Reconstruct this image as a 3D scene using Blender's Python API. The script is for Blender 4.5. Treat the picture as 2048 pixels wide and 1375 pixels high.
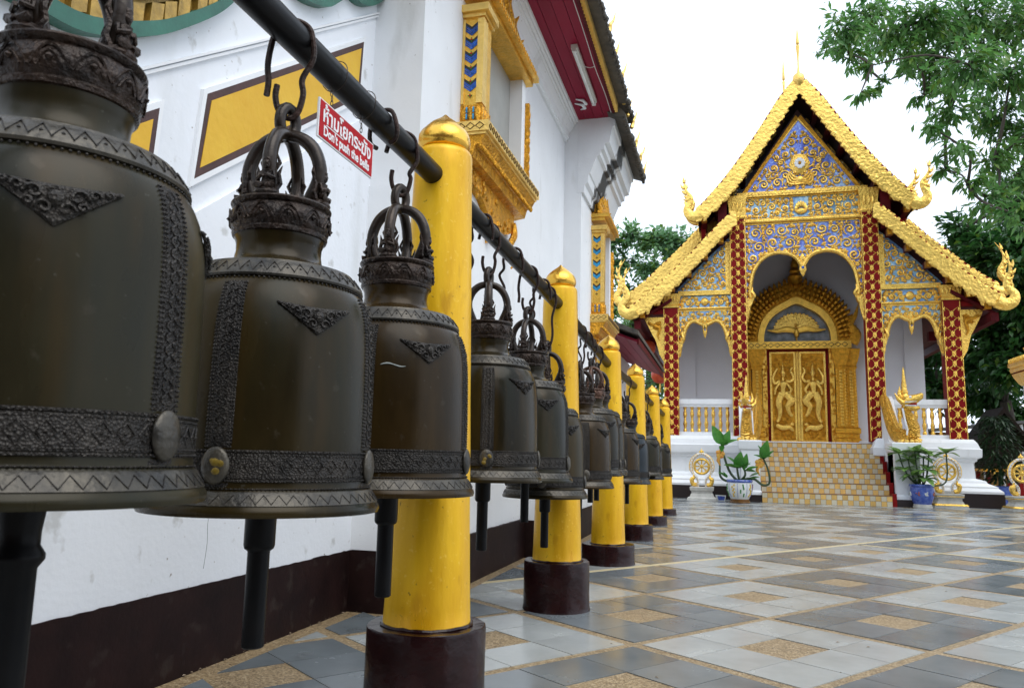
import bpy, math, random
from mathutils import Vector, Matrix, noise
random.seed(7)
sc = bpy.context.scene
for o in list(bpy.data.objects): bpy.data.objects.remove(o)
PI = math.pi
def R(d): return math.radians(d)

# ---------------------------------------------------------------- camera
CAM_Z = .8833
yaw, pitch, roll = .2697, .1448, .0229
fwd = Vector((-math.sin(yaw)*math.cos(pitch), math.cos(yaw)*math.cos(pitch), math.sin(pitch)))
rgt = Vector((math.cos(yaw), math.sin(yaw), 0)); upv = rgt.cross(fwd)
r2 = math.cos(roll)*rgt + math.sin(roll)*upv; u2 = -math.sin(roll)*rgt + math.cos(roll)*upv
cam = bpy.data.cameras.new('camera'); cam.sensor_width = 36; cam.lens = 1543.4/2048*36
cam.clip_start = .05; cam.clip_end = 2000
cam.dof.use_dof = True; cam.dof.focus_distance = 4.2; cam.dof.aperture_fstop = 11
camo = bpy.data.objects.new('camera', cam); sc.collection.objects.link(camo)
camo.matrix_world = Matrix(((r2.x, u2.x, -fwd.x, 0), (r2.y, u2.y, -fwd.y, 0), (r2.z, u2.z, -fwd.z, CAM_Z), (0, 0, 0, 1)))
sc.camera = camo
# ---------------------------------------------------------------- sky: bright white overcast
SUN_EL, SUN_AZ = R(58), R(125)          # azimuth clockwise from +Y
w = bpy.data.worlds.new('World'); sc.world = w; w.use_nodes = True
nt = w.node_tree; bg = nt.nodes['Background']
sky = nt.nodes.new('ShaderNodeTexSky'); sky.sky_type = 'NISHITA'; sky.sun_disc = False
sky.sun_elevation = SUN_EL; sky.sun_rotation = SUN_AZ; sky.dust_density = 4; sky.air_density = 1
hs = nt.nodes.new('ShaderNodeHueSaturation'); hs.inputs['Saturation'].default_value = .35
mx = nt.nodes.new('ShaderNodeMix'); mx.data_type = 'RGBA'; mx.inputs[0].default_value = .8
mx.inputs[7].default_value = (8.3, 9.3, 10.8, 1)      # the cloud deck
nt.links.new(sky.outputs[0], hs.inputs['Color']); nt.links.new(hs.outputs[0], mx.inputs[6]); nt.links.new(mx.outputs[2], bg.inputs[0])
bg.inputs[1].default_value = .125
sun = bpy.data.lights.new('sun', 'SUN'); sun.energy = 1.2; sun.angle = R(50); sun.color = (1, .95, .87)
suno = bpy.data.objects.new('sun', sun); sc.collection.objects.link(suno)
sd = Vector((math.sin(SUN_AZ)*math.cos(SUN_EL), math.cos(SUN_AZ)*math.cos(SUN_EL), math.sin(SUN_EL)))
suno.rotation_euler = sd.to_track_quat('Z', 'Y').to_euler()
sc.view_settings.view_transform = 'Standard'; sc.view_settings.look = 'None'
sc.view_settings.exposure = .52; sc.view_settings.gamma = 1; sc.view_settings.use_curve_mapping = False

# ---------------------------------------------------------------- mesh helpers
class MB:
    def __init__(s): s.v = []; s.f = []
    def add(s, vs, fs):
        o = len(s.v); s.v += [tuple(p) for p in vs]; s.f += [[i+o for i in q] for q in fs]; return s
    def box(s, x0, x1, y0, y1, z0, z1):
        return s.add([(x0,y0,z0),(x1,y0,z0),(x1,y1,z0),(x0,y1,z0),(x0,y0,z1),(x1,y0,z1),(x1,y1,z1),(x0,y1,z1)],
                     [(0,3,2,1),(4,5,6,7),(0,1,5,4),(1,2,6,5),(2,3,7,6),(3,0,4,7)])
    def prism(s, poly, y0, y1, ax='xz'):
        """polygon extruded: ax 'xz' along y, 'xy' along z, 'yz' along x"""
        P = {'xz': lambda a,b,c: (a,c,b), 'xy': lambda a,b,c: (a,b,c), 'yz': lambda a,b,c: (c,a,b)}[ax]
        n = len(poly); vs = [P(a,b,y0) for a,b in poly] + [P(a,b,y1) for a,b in poly]
        return s.add(vs, [list(range(n)), list(range(2*n-1, n-1, -1))] + [(i, i+n, (i+1)%n+n, (i+1)%n) for i in range(n)])
    def ribbon(s, top, bot, y0, y1):
        """band between two polylines (same count) in the xz plane, thick in y"""
        n = len(top); vs = []
        for (a,b),(c,d) in zip(top, bot): vs += [(a,y0,b),(c,y0,d),(c,y1,d),(a,y1,b)]
        fs = []
        for i in range(n-1):
            for k in range(4): fs.append((4*i+k, 4*i+(k+1)%4, 4*i+4+(k+1)%4, 4*i+4+k))
        fs += [(3,2,1,0), (4*n-4,4*n-3,4*n-2,4*n-1)]
        return s.add(vs, fs)
    def lathe(s, prof, n=24, c=(0,0,0), cap=True, sx=1, sy=1):
        vs = []; fs = []
        for r, z in prof:
            for k in range(n):
                a = 2*PI*k/n; vs.append((c[0]+sx*r*math.cos(a), c[1]+sy*r*math.sin(a), c[2]+z))
        m = len(prof)
        for j in range(m-1):
            for k in range(n): fs.append((j*n+k, j*n+(k+1)%n, (j+1)*n+(k+1)%n, (j+1)*n+k))
        if cap: fs += [list(range(n-1,-1,-1)), list(range((m-1)*n, m*n))]
        return s.add(vs, fs)
    def tube(s, path, r, n=6, cap=True, closed=False, flat=None):
        """flat=(axis vector, factor) squashes the section along that axis"""
        P = [Vector(p) for p in path]; m = len(P); vs = []; fs = []
        rr = r if isinstance(r, (list, tuple)) else [r]*m
        ref = None
        for i in range(m):
            if closed: t = (P[(i+1)%m]-P[i-1])
            else: t = P[min(i+1,m-1)]-P[max(i-1,0)]
            t = t.normalized() if t.length > 1e-9 else Vector((0,0,1))
            if ref is None:
                ref = Vector((0,0,1)) if abs(t.z) < .9 else Vector((1,0,0))
            a = t.cross(ref)
            a = a.normalized() if a.length > 1e-6 else t.orthogonal().normalized()
            b = a.cross(t).normalized(); ref = b
            for k in range(n):
                q = 2*PI*k/n; d = (a*math.cos(q)+b*math.sin(q))*rr[i]
                if flat: d = d - flat[0]*(d.dot(flat[0]))*(1-flat[1])
                vs.append(P[i]+d)
        L = m if closed else m-1
        for i in range(L):
            j = (i+1)%m
            for k in range(n): fs.append((i*n+k, i*n+(k+1)%n, j*n+(k+1)%n, j*n+k))
        if cap and not closed: fs += [list(range(n-1,-1,-1)), list(range((m-1)*n, m*n))]
        return s.add(vs, fs)
    def ball(s, c, r, n=10, m=6, sc=(1,1,1)):
        prof = [(max(1e-4, math.sin(PI*i/m))*r, -math.cos(PI*i/m)*r) for i in range(m+1)]
        t = MB().lathe(prof, n); return s.add([(c[0]+x*sc[0], c[1]+y*sc[1], c[2]+z*sc[2]) for x,y,z in t.v], t.f)
    def bead(s, c, r):
        x,y,z = c
        return s.add([(x+r,y,z),(x-r,y,z),(x,y+r,z),(x,y-r,z),(x,y,z+r),(x,y,z-r)],
                     [(0,2,4),(2,1,4),(1,3,4),(3,0,4),(2,0,5),(1,2,5),(3,1,5),(0,3,5)])
    def join(s, o, mat=None, off=(0,0,0), sc=1):
        vs = []
        for p in o.v:
            q = Vector(p)*sc if not isinstance(sc, tuple) else Vector((p[0]*sc[0], p[1]*sc[1], p[2]*sc[2]))
            if mat is not None: q = mat @ q
            vs.append((q.x+off[0], q.y+off[1], q.z+off[2]))
        return s.add(vs, o.f)
    def mirror(s, cx=0):
        t = MB(); t.add([(2*cx-x,y,z) for x,y,z in s.v], [list(reversed(q)) for q in s.f]); return t
    def mesh(s, name, mat, smooth=False, ang=40):
        me = bpy.data.meshes.new(name); me.from_pydata(s.v, [], s.f); me.update()
        if mat: me.materials.append(mat)
        if smooth:
            me.polygons.foreach_set('use_smooth', [True]*len(me.polygons))
            if ang: me.set_sharp_from_angle(angle=R(ang))
        return me
ORG = {}
def link(o, parent=None):
    sc.collection.objects.link(o)
    if parent is not None: o.parent = parent
    return o
def root_loc(p):
    while p is not None and p.parent is not None: p = p.parent
    return Vector(p.location) if p is not None else Vector((0,0,0))
def part(name, mb, mat, parent, smooth=False, kind=None, label=None, world=False, ang=40):
    """a mesh child; world=True when the mesh was written in scene coordinates"""
    if world and parent is not None:
        l = root_loc(parent); mb.v = [(a-l.x, b-l.y, c-l.z) for a,b,c in mb.v]
    o = bpy.data.objects.new(name, mb.mesh(name, mat, smooth, ang)); link(o, parent)
    if kind: o['kind'] = kind
    if label: o['label'] = label
    return o
def inst(name, mesh, parent, loc=(0,0,0), rot=(0,0,0), scale=(1,1,1)):
    o = bpy.data.objects.new(name, mesh); link(o, parent); o.location = loc; o.rotation_euler = rot; o.scale = scale; return o
def tag(o, label, cat, group=None):
    o['label'] = label; o['category'] = cat
    if group: o['group'] = group
    return o
def thing(name, label, cat, loc=(0,0,0), rz=0, group=None):
    o = bpy.data.objects.new(name, None); o.empty_display_size = .1; link(o); o.location = loc; o.rotation_euler = (0,0,rz)
    return tag(o, label, cat, group)
def copy_tree(o, parent=None):
    c = o.copy(); link(c, parent)
    for ch in list(o.children): copy_tree(ch, c)
    return c
def struct(name, mb, mat, smooth=False, kind='structure'):
    o = bpy.data.objects.new(name, mb.mesh(name, mat, smooth)); link(o); o['kind'] = kind; return o
def clip(poly, nx, ny, d):
    """keep the part of a 2D polygon with nx*x+ny*y >= d"""
    out = []
    for i in range(len(poly)):
        a, b = poly[i-1], poly[i]; fa = nx*a[0]+ny*a[1]-d; fb = nx*b[0]+ny*b[1]-d
        if (fa >= 0) != (fb >= 0):
            t = fa/(fa-fb); out.append((a[0]+t*(b[0]-a[0]), a[1]+t*(b[1]-a[1])))
        if fb >= 0: out.append(b)
    return out
def spline(pts, n=6):
    """Catmull-Rom through points of any dimension"""
    P = [tuple(p) for p in pts]; out = []
    for i in range(len(P)-1):
        p0, p1, p2, p3 = P[max(i-1,0)], P[i], P[i+1], P[min(i+2,len(P)-1)]
        for k in range(n):
            t = k/n
            out.append(tuple(.5*((2*b)+(-a+c)*t+(2*a-5*b+4*c-d)*t*t+(-a+3*b-3*c+d)*t**3) for a,b,c,d in zip(p0,p1,p2,p3)))
    out.append(P[-1]); return out

# ---------------------------------------------------------------- materials
def M(name, col, rough=.5, metal=0, var=.12, vscale=4., bump=0, bscale=60., col2=None, spec=.5, coat=0, stretch=(1,1,1), rnd=0, rvar=0, kind='noise', bdist=.01):
    m = bpy.data.materials.new(name); m.use_nodes = True; t = m.node_tree; N = t.nodes; L = t.links
    b = N['Principled BSDF']; b.inputs['Roughness'].default_value = rough; b.inputs['Metallic'].default_value = metal
    b.inputs['Specular IOR Level'].default_value = spec
    if coat: b.inputs['Coat Weight'].default_value = coat; b.inputs['Coat Roughness'].default_value = .12
    tc = N.new('ShaderNodeTexCoord'); mp = N.new('ShaderNodeMapping'); mp.inputs['Scale'].default_value = stretch
    L.new(tc.outputs['Object'], mp.inputs['Vector'])
    vec = mp.outputs['Vector']
    oi = N.new('ShaderNodeObjectInfo')
    if rnd:
        ad = N.new('ShaderNodeVectorMath'); ad.operation = 'MULTIPLY_ADD'
        cx = N.new('ShaderNodeCombineXYZ')
        for k in range(3): L.new(oi.outputs['Random'], cx.inputs[k])
        ad.inputs[1].default_value = (37, 53, 71); L.new(cx.outputs[0], ad.inputs[0]); L.new(vec, ad.inputs[2]); vec = ad.outputs[0]
    n1 = N.new('ShaderNodeTexNoise'); n1.inputs['Scale'].default_value = vscale; n1.inputs['Detail'].default_value = 6; n1.inputs['Roughness'].default_value = .62
    L.new(vec, n1.inputs['Vector'])
    ra = N.new('ShaderNodeValToRGB'); ra.color_ramp.elements[0].position = .32; ra.color_ramp.elements[1].position = .68
    c2 = col2 if col2 else tuple(min(1, c*(1+var)) for c in col); c1 = col if col2 else tuple(c*(1-var) for c in col)
    ra.color_ramp.elements[0].color = (*c1, 1); ra.color_ramp.elements[1].color = (*c2, 1)
    L.new(n1.outputs['Fac'], ra.inputs['Fac']); out = ra.outputs['Color']
    if rnd:
        mr = N.new('ShaderNodeMapRange'); mr.inputs[3].default_value = 1-rnd; mr.inputs[4].default_value = 1+rnd
        L.new(oi.outputs['Random'], mr.inputs[0])
        mm = N.new('ShaderNodeMix'); mm.data_type = 'RGBA'; mm.blend_type = 'MULTIPLY'; mm.inputs[0].default_value = 1
        L.new(out, mm.inputs[6]); L.new(mr.outputs[0], mm.inputs[7]); out = mm.outputs[2]
    L.new(out, b.inputs['Base Color'])
    if rvar:
        mr2 = N.new('ShaderNodeMapRange'); mr2.inputs[1].default_value = .3; mr2.inputs[2].default_value = .7
        mr2.inputs[3].default_value = max(.02, rough-rvar); mr2.inputs[4].default_value = rough+rvar
        L.new(n1.outputs['Fac'], mr2.inputs[0]); L.new(mr2.outputs[0], b.inputs['Roughness'])
    if bump:
        if kind == 'voronoi':
            n2 = N.new('ShaderNodeTexVoronoi'); n2.inputs['Scale'].default_value = bscale; h = n2.outputs['Distance']
        else:
            n2 = N.new('ShaderNodeTexNoise'); n2.inputs['Scale'].default_value = bscale; n2.inputs['Detail'].default_value = 5; h = n2.outputs['Fac']
        L.new(vec, n2.inputs['Vector'])
        bp = N.new('ShaderNodeBump'); bp.inputs['Strength'].default_value = bump; bp.inputs['Distance'].default_value = bdist
        L.new(h, bp.inputs['Height']); L.new(bp.outputs[0], b.inputs['Normal'])
    m['vec'] = 1
    return m
def nodes(m): return m.node_tree.nodes, m.node_tree.links, m.node_tree.nodes['Principled BSDF']

def specks(m, scale, lo, hi, col, amt=1., stretch=(1,1,1), det=5):
    """irregular stains: noise thresholded and laid over the base colour"""
    N, L, b = nodes(m); old = b.inputs['Base Color'].links[0].from_socket
    tc = [n for n in N if n.type == 'TEX_COORD'][0]; mp = N.new('ShaderNodeMapping'); mp.inputs['Scale'].default_value = stretch; L.new(tc.outputs['Object'], mp.inputs[0])
    n1 = N.new('ShaderNodeTexNoise'); n1.inputs['Scale'].default_value = scale; n1.inputs['Detail'].default_value = det; L.new(mp.outputs[0], n1.inputs['Vector'])
    mr = N.new('ShaderNodeMapRange'); mr.inputs[1].default_value = lo; mr.inputs[2].default_value = hi; mr.inputs[4].default_value = amt; L.new(n1.outputs[0], mr.inputs[0])
    mx = N.new('ShaderNodeMix'); mx.data_type = 'RGBA'; L.new(mr.outputs[0], mx.inputs[0]); L.new(old, mx.inputs[6]); mx.inputs[7].default_value = (*col,1); L.new(mx.outputs[2], b.inputs['Base Color']); return m
STUCCO = M('white_stucco', (.78,.81,.85), .8, var=.04, vscale=1.3, bump=.30, bscale=42, bdist=.005, spec=.25)
specks(STUCCO, 7, .63, .70, (.42,.42,.40), .6); specks(STUCCO, 34, .70, .74, (.25,.22,.18), .8); specks(STUCCO, 3.2, .60, .75, (.60,.62,.62), .6, (1,1,.22))
WHITE = M('white_paint', (.78,.80,.82), .6, var=.04, vscale=2, bump=.2, bscale=60, bdist=.004, spec=.3)
specks(WHITE, 4, .62, .72, (.55,.56,.55), .5, (1,1,.3)); specks(WHITE, 26, .70, .75, (.30,.28,.25), .7)
MAROON = M('maroon_skirting', (.009,.0035,.0035), .55, var=.4, vscale=5, bump=.3, bscale=50, bdist=.004, col2=(.020,.008,.007), spec=.16)
specks(MAROON, 9, .60, .70, (.035,.024,.020), .8)
COLLAR = M('maroon_enamel', (.009,.0022,.0025), .24, var=.4, vscale=9, bump=.4, bscale=22, bdist=.010, col2=(.020,.005,.005), spec=.28)
YPOST = M('yellow_enamel', (.60,.305,.005), .34, metal=.2, var=.2, vscale=6, bump=.38, bscale=18, bdist=.010, col2=(.80,.48,.010), stretch=(1,1,.25), rnd=.05, rvar=.12, spec=.35)
specks(YPOST, 4.5, .52, .72, (.54,.26,.004), .5, (1,1,.22)); specks(YPOST, 13, .62, .70, (.40,.18,.004), .45, (1,1,.3)); specks(YPOST, 60, .62, .72, (.86,.60,.10), .5); specks(YPOST, 40, .69, .73, (.16,.08,.01), .7)
GOLDCAP = M('gold_leaf_paint', (.82,.48,.07), .24, metal=.85, var=.12, vscale=14, bump=.4, bscale=26, bdist=.006)
GOLD = M('gilded_stucco', (.80,.47,.075), .32, metal=.75, var=.2, vscale=8, bump=.7, bscale=45, bdist=.012)
GOLD2 = M('gilded_carving', (.66,.32,.028), .30, metal=.8, var=.3, vscale=12, bump=1., bscale=34, bdist=.03)
GOLDL = M('pale_gilding', (.84,.56,.15), .32, metal=.7, var=.15, vscale=6, bump=.6, bscale=30, bdist=.014)
RED = M('red_lacquer', (.19,.006,.006), .5, var=.2, vscale=5, bump=.1, bscale=30, spec=.12)
DRED = M('dark_red_timber', (.085,.006,.009), .55, var=.3, vscale=4, bump=.2, bscale=30, spec=.12)
SOFFIT = M('crimson_boards', (.23,.008,.030), .5, var=.16, vscale=2.5, bump=.15, bscale=25, stretch=(1,.2,1), rnd=.07, spec=.15)
IRON = M('black_pipe_paint', (.0035,.004,.005), .34, spec=.11, var=.5, vscale=7, bump=.15, bscale=60, bdist=.003, stretch=(1,.3,1), col2=(.008,.0075,.0075))
HOOK = M('rusty_iron', (.010,.007,.006), .45, metal=.3, var=.5, vscale=25, bump=.4, bscale=90, col2=(.035,.015,.010), spec=.25)
def bronze(name, c1, c2, streak):
    m = M(name, c1, .27, metal=.12, vscale=3.0, bump=.16, bscale=14, bdist=.006, col2=c2, rnd=.16, rvar=.09, stretch=(1,1,.30), spec=.19)
    specks(m, 22, .66, .72, (.05,.042,.03), .6); specks(m, 5, .55, .72, streak, .8, (1,1,.2)); specks(m, 9, .56, .74, (.045,.026,.008), .6, (1,1,.12)); specks(m, 70, .69, .74, (.09,.085,.07), .5); return m
BRONZE = bronze('dark_bronze', (.008,.0065,.003), (.036,.024,.006), (.010,.013,.007))
BRONZEB = bronze('warm_bronze', (.011,.007,.0022), (.048,.027,.006), (.014,.010,.005)); BRONZEC = bronze('grey_olive_bronze', (.008,.0075,.0045), (.030,.025,.011), (.011,.014,.010))
COPPER = M('copper_toned_bronze', (.05,.024,.014), .35, metal=.4, vscale=14, bump=.8, bscale=60, bdist=.008, col2=(.12,.055,.032))
BRONZER = M('relief_bronze', (.010,.009,.0085), .40, metal=.3, vscale=14, bump=.8, bscale=240, bdist=.003, col2=(.040,.035,.030), rnd=.1, kind='voronoi', spec=.28)
BRONZEL = M('worn_bronze', (.020,.019,.017), .33, metal=.35, vscale=16, bump=.7, bscale=70, bdist=.004, col2=(.080,.070,.053), rnd=.1, spec=.42)
BRONZEF = M('cast_bronze', (.010,.007,.006), .33, metal=.35, vscale=18, bump=.9, bscale=70, bdist=.01, col2=(.038,.022,.014), rnd=.1, spec=.35)
BRONZES = M('smooth_cast_bronze', (.012,.009,.007), .30, metal=.35, vscale=12, bump=.3, bscale=40, bdist=.006, col2=(.034,.022,.015), rnd=.1, spec=.4)
BLUEB = M('blue_black_bronze', (.007,.011,.015), .3, metal=.3, vscale=6, bump=.2, bscale=60, col2=(.016,.024,.030), spec=.35)
# ================================================================ COURTYARD FLOOR
def aggregate_mat():
    m = M('pebble_aggregate', (.30,.20,.085), .6, var=.3, vscale=3, bump=.6, bscale=150, bdist=.004, kind='voronoi')
    N, L, b = nodes(m)
    v = N.new('ShaderNodeTexVoronoi'); v.inputs['Scale'].default_value = 125
    tc = [n for n in N if n.type == 'TEX_COORD'][0]; L.new(tc.outputs['Object'], v.inputs['Vector'])
    sep = N.new('ShaderNodeSeparateColor'); L.new(v.outputs['Color'], sep.inputs[0])
    ra = N.new('ShaderNodeValToRGB'); e = ra.color_ramp.elements
    e[0].color = (.075,.052,.030,1); e[1].color = (.46,.37,.24,1); e.new(.35).color = (.205,.145,.078,1); e.new(.7).color = (.29,.215,.125,1)
    L.new(sep.outputs[0], ra.inputs['Fac'])
    old = b.inputs['Base Color'].links[0].from_socket
    mx = N.new('ShaderNodeMix'); mx.data_type = 'RGBA'; mx.inputs[0].default_value = .75
    L.new(old, mx.inputs[6]); L.new(ra.outputs[0], mx.inputs[7]); L.new(mx.outputs[2], b.inputs['Base Color'])
    return m
AGG = aggregate_mat()
TILE_L = M('pale_stone_tile', (.345,.365,.36), .23, spec=.45, var=.10, vscale=2.2, bump=.06, bscale=14, bdist=.004, rnd=.05, rvar=.09)
TILE_D = M('slate_stone_tile', (.145,.166,.178), .22, spec=.45, var=.14, vscale=2.2, bump=.06, bscale=14, bdist=.004, rnd=.07, rvar=.09)
specks(TILE_L, 3.5, .58, .72, (.29,.295,.27), .7); specks(TILE_D, 3.5, .58, .72, (.095,.104,.104), .7); specks(TILE_L, 28, .70, .74, (.10,.085,.06), .7)
CREAM = M('cream_inlay', (.50,.42,.25), .45, var=.1, vscale=20, bump=.2, bscale=80)
EARTH = M('far_earth', (.20,.16,.10), .9, var=.2, vscale=.3)
ground = struct('ground', MB().add([(-300,-300,-.02),(300,-300,-.02),(300,300,-.02),(-300,300,-.02)], [(0,1,2,3)]), EARTH)
court = struct('courtyard_floor', MB().add([(-2.4,-6,0),(16,-6,0),(16,24,0),(-2.4,24,0)], [(0,1,2,3)]), AGG)
LO = Vector((-.440, 3.909)); LA = Vector((.6561, .9084)); LB = Vector((-.7338, .5463))
def wall_x(y): return -2.08 if y < 4.23 else (-1.76 if y < 6.85 else -1.56)
def lat(i, j): p = LO + LA*i + LB*j; return (p.x, p.y)
MG = .028; TS = (1-2*MG)/3; G = .0022
tile_cells = []
for i in range(-14, 22):
    for j in range(-16, 16):
        cx, cy = lat(i+.5, j+.5)
        if not (-3.2 < cx < 15 and -4 < cy < 22.5): continue
        for a in range(3):
            for b in range(3):
                if a == 1 and b == 1: continue
                s0 = i+MG+a*TS+G; t0 = j+MG+b*TS+G; s1 = s0+TS-2*G; t1 = t0+TS-2*G
                poly = [lat(s0,t0), lat(s1,t0), lat(s1,t1), lat(s0,t1)]
                mx = sum(p[0] for p in poly)/4; my = sum(p[1] for p in poly)/4
                wx = wall_x(my)+.11; n0 = len(poly)
                cut = any(p[0] < wx for p in poly)
                if cut: poly = clip(poly, 1, 0, wx)
                if len(poly) < 3: continue
                d = Vector((mx, my, -CAM_Z)); dep = d.dot(fwd); sx = d.dot(r2)/max(dep,.01); sy = d.dot(u2)/max(dep,.01)
                vis = dep > .5 and abs(sx) < .70 and abs(sy) < .50
                tile_cells.append((dep*dep*dep if vis else 1e9, (i+j) % 2, poly, cut, (s0,t0), (mx,my)))
tile_cells.sort(key=lambda q: q[0])
base_tile = {}
def tile_mb(poly): return MB().prism(poly, -.012, .004, 'xy')
for par, mt in ((1, TILE_L), (0, TILE_D)):
    pl = [lat(0,0), lat(TS-2*G,0), lat(TS-2*G,TS-2*G), lat(0,TS-2*G)]; o = pl[0]
    base_tile[par] = tile_mb([(a-o[0], b-o[1]) for a,b in pl]).mesh('tile', mt)
rest = {0: MB(), 1: MB()}
for q, (dd, par, poly, cut, st, mid) in enumerate(tile_cells):
    par = par % 2
    if q < 300 and not cut:
        inst('tile', base_tile[par], court, (*lat(*st), random.uniform(-.0006,.0006)))
    elif q < 300:
        o = Vector(mid); t = part('tile', tile_mb([(a-o.x, b-o.y) for a,b in poly]), TILE_L if par else TILE_D, court); t.location = (o.x, o.y, 0)
    else: rest[par].prism(poly, -.012, .004, 'xy')
part('far_tiles', rest[1], TILE_L, court, kind='stuff'); part('far_tiles', rest[0], TILE_D, court, kind='stuff')
def strip(p, q, hw):
    p = Vector(p); q = Vector(q); n = (q-p).normalized(); n = Vector((-n.y, n.x))*hw
    return [tuple(p+n), tuple(q+n), tuple(q-n), tuple(p-n)]
st = MB().prism(clip(strip(lat(-6,2), lat(16,2), .03), 1, 0, -1.65), -.01, .0055, 'xy'); part('inlay_strip', st, CREAM, court)
st = MB().prism(strip(lat(5,1.9), lat(5,-9), .03), -.01, .0066, 'xy'); part('inlay_strip', st, CREAM, court)
# a few fallen leaves and bits of grit on the floor, too small to count
lf = MB()
for k in range(150):
    x = random.uniform(-1.9, 8); y = random.uniform(2.2, 16); s = random.uniform(.004, .013); a = random.uniform(0, 6.28)
    if x < wall_x(y)+.03: continue
    c, d = math.cos(a)*s, math.sin(a)*s
    lf.add([(x-c,y-d,.006),(x+d*.4,y-c*.4,.009),(x+c,y+d,.006),(x-d*.4,y+c*.4,.007)], [(0,1,2,3)])
for k in range(170):
    y = random.uniform(2.4, 6.6); x = wall_x(y)+abs(random.gauss(.015,.03)); s = random.uniform(.004,.011); a = random.uniform(0,6.28)
    c, d = math.cos(a)*s, math.sin(a)*s
    lf.add([(x-c,y-d,.006),(x+d*.5,y-c*.5,.010),(x+c,y+d,.006),(x-d*.5,y+c*.5,.007)], [(0,1,2,3)])
struct('floor_litter', lf, M('dry_litter', (.10,.06,.03), .8, var=.6, vscale=3, col2=(.35,.28,.2)), kind='stuff')
# ================================================================ POSTS AND PIPES
ROW_X = -.977; PY = [2.5366+2.1117*k for k in range(6)]
ZC = [.324, .280, .168, .169, .122, .097]; RC = [.200, .195, .225, .195, .20, .20]
TIP = [z+1.80 for z in ZC]; PIPE_Z = [t-.262 for t in TIP]
names = ['nearest and tallest-looking yellow pillar, right of the sign', 'second yellow pillar from the camera, on a deep maroon foot',
         'third yellow pillar from the camera, on a wide maroon foot', 'fourth yellow pillar from the camera in the bell row',
         'fifth yellow pillar from the camera, one before the last', 'farthest yellow pillar, closest to the temple plinth']
for k in range(6):
    P = P_post = thing('yellow_post', names[k], 'pillar', (ROW_X, PY[k], 0), group='yellow posts of the bell row')
    zc, rc = ZC[k], RC[k]
    mb = MB(); prof = [(rc*1.05,-.01),(rc*1.03,.006),(rc*1.005,.03),(rc,zc*.5),(rc*.995,zc-.012),(rc*.985,zc-.003),(rc*.97,zc),(.10,zc+.002)]
    mb.lathe(prof, 48)
    rr = random.Random(k+3)
    mb.v = [(x*(1+.012*noise.noise((x*9+k,y*9,z*9))), y*(1+.012*noise.noise((x*9,y*9+k,z*9))), z+(.005*noise.noise((x*14,y*14,k)) if z > .02 else 0)) for x,y,z in mb.v]
    part('collar', mb, COLLAR, P, True, ang=30)
    mb = MB(); n = 26; h = 1.632
    prof = [(.148,zc-.004)] + [(.146-.041*(i/n)**.9, zc+h*i/n) for i in range(n+1)] + [(.102,zc+h+.012),(.095,zc+h+.022),(.080,zc+h+.027),(.074,zc+h+.029)]
    mb.lathe(prof, 48)
    mb.v = [(x+.0016*noise.noise((x*7+k,y*7,z*5)), y+.0016*noise.noise((x*7,y*7+k,z*5)), z) for x,y,z in mb.v]
    part('shaft', mb, YPOST, P, True, ang=60)
    mb = MB(); zb = zc+h+.026
    prof = [(.076,zb),(.088,zb+.006),(.0955,zb+.02),(.0975,zb+.036),(.094,zb+.055),(.085,zb+.073),(.070,zb+.091),(.051,zb+.107),(.032,zb+.121),(.016,zb+.133),(.006,zb+.143),(.001,zb+.147)]
    mb.lathe(prof, 40)
    mb.v = [(x+.0025*noise.noise((x*22+k,y*22,z*22)), y+.0025*noise.noise((x*22,y*22+k,z*22)), z) for x,y,z in mb.v]
    part('lotus_bud_cap', mb, GOLDCAP, P, True, ang=70)
    mb = MB(); P = []
    for q in range(40):
        a = 2*PI*q/40; r = .149+.003*noise.noise((q*.7,k,0)); P.append((r*math.cos(a), r*math.sin(a), zc+.003+.003*noise.noise((q*.5,k,4))))
    mb.tube(P, [.006+.004*abs(noise.noise((q*.6,k,9))) for q in range(40)], 6, closed=True); part('paint_bead', mb, COLLAR, P_post, True)
pl = ['long black pipe above the three nearest bells, carrying the red sign', 'black pipe between the first and second yellow pillars',
      'black pipe between the second and third yellow pillars', 'black pipe between the third and fourth yellow pillars',
      'black pipe between the fourth and fifth yellow pillars', 'farthest black pipe, between the last two yellow pillars']
def pipe_pt(y):
    if y < PY[0]: return 1.862
    k = min(4, int((y-PY[0])/2.1117)); t = (y-PY[k])/2.1117
    return PIPE_Z[k]+(PIPE_Z[k+1]-PIPE_Z[k])*t
for k in range(6):
    y0, z0 = (.15, 1.864) if k == 0 else (PY[k-1]+.09, PIPE_Z[k-1]); y1, z1 = PY[k]-.085, PIPE_Z[k]
    mb = MB().tube([(0, 0, 0), (0, (y1-y0)*.5, (z1-z0)*.5), (0, y1-y0, z1-z0)], .037, 28)
    o = part('hanging_pipe', mb, IRON, None, True, ang=50); o.location = (ROW_X, y0, z0); tag(o, pl[k], 'pipe', 'black pipes carrying the bells')

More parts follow.
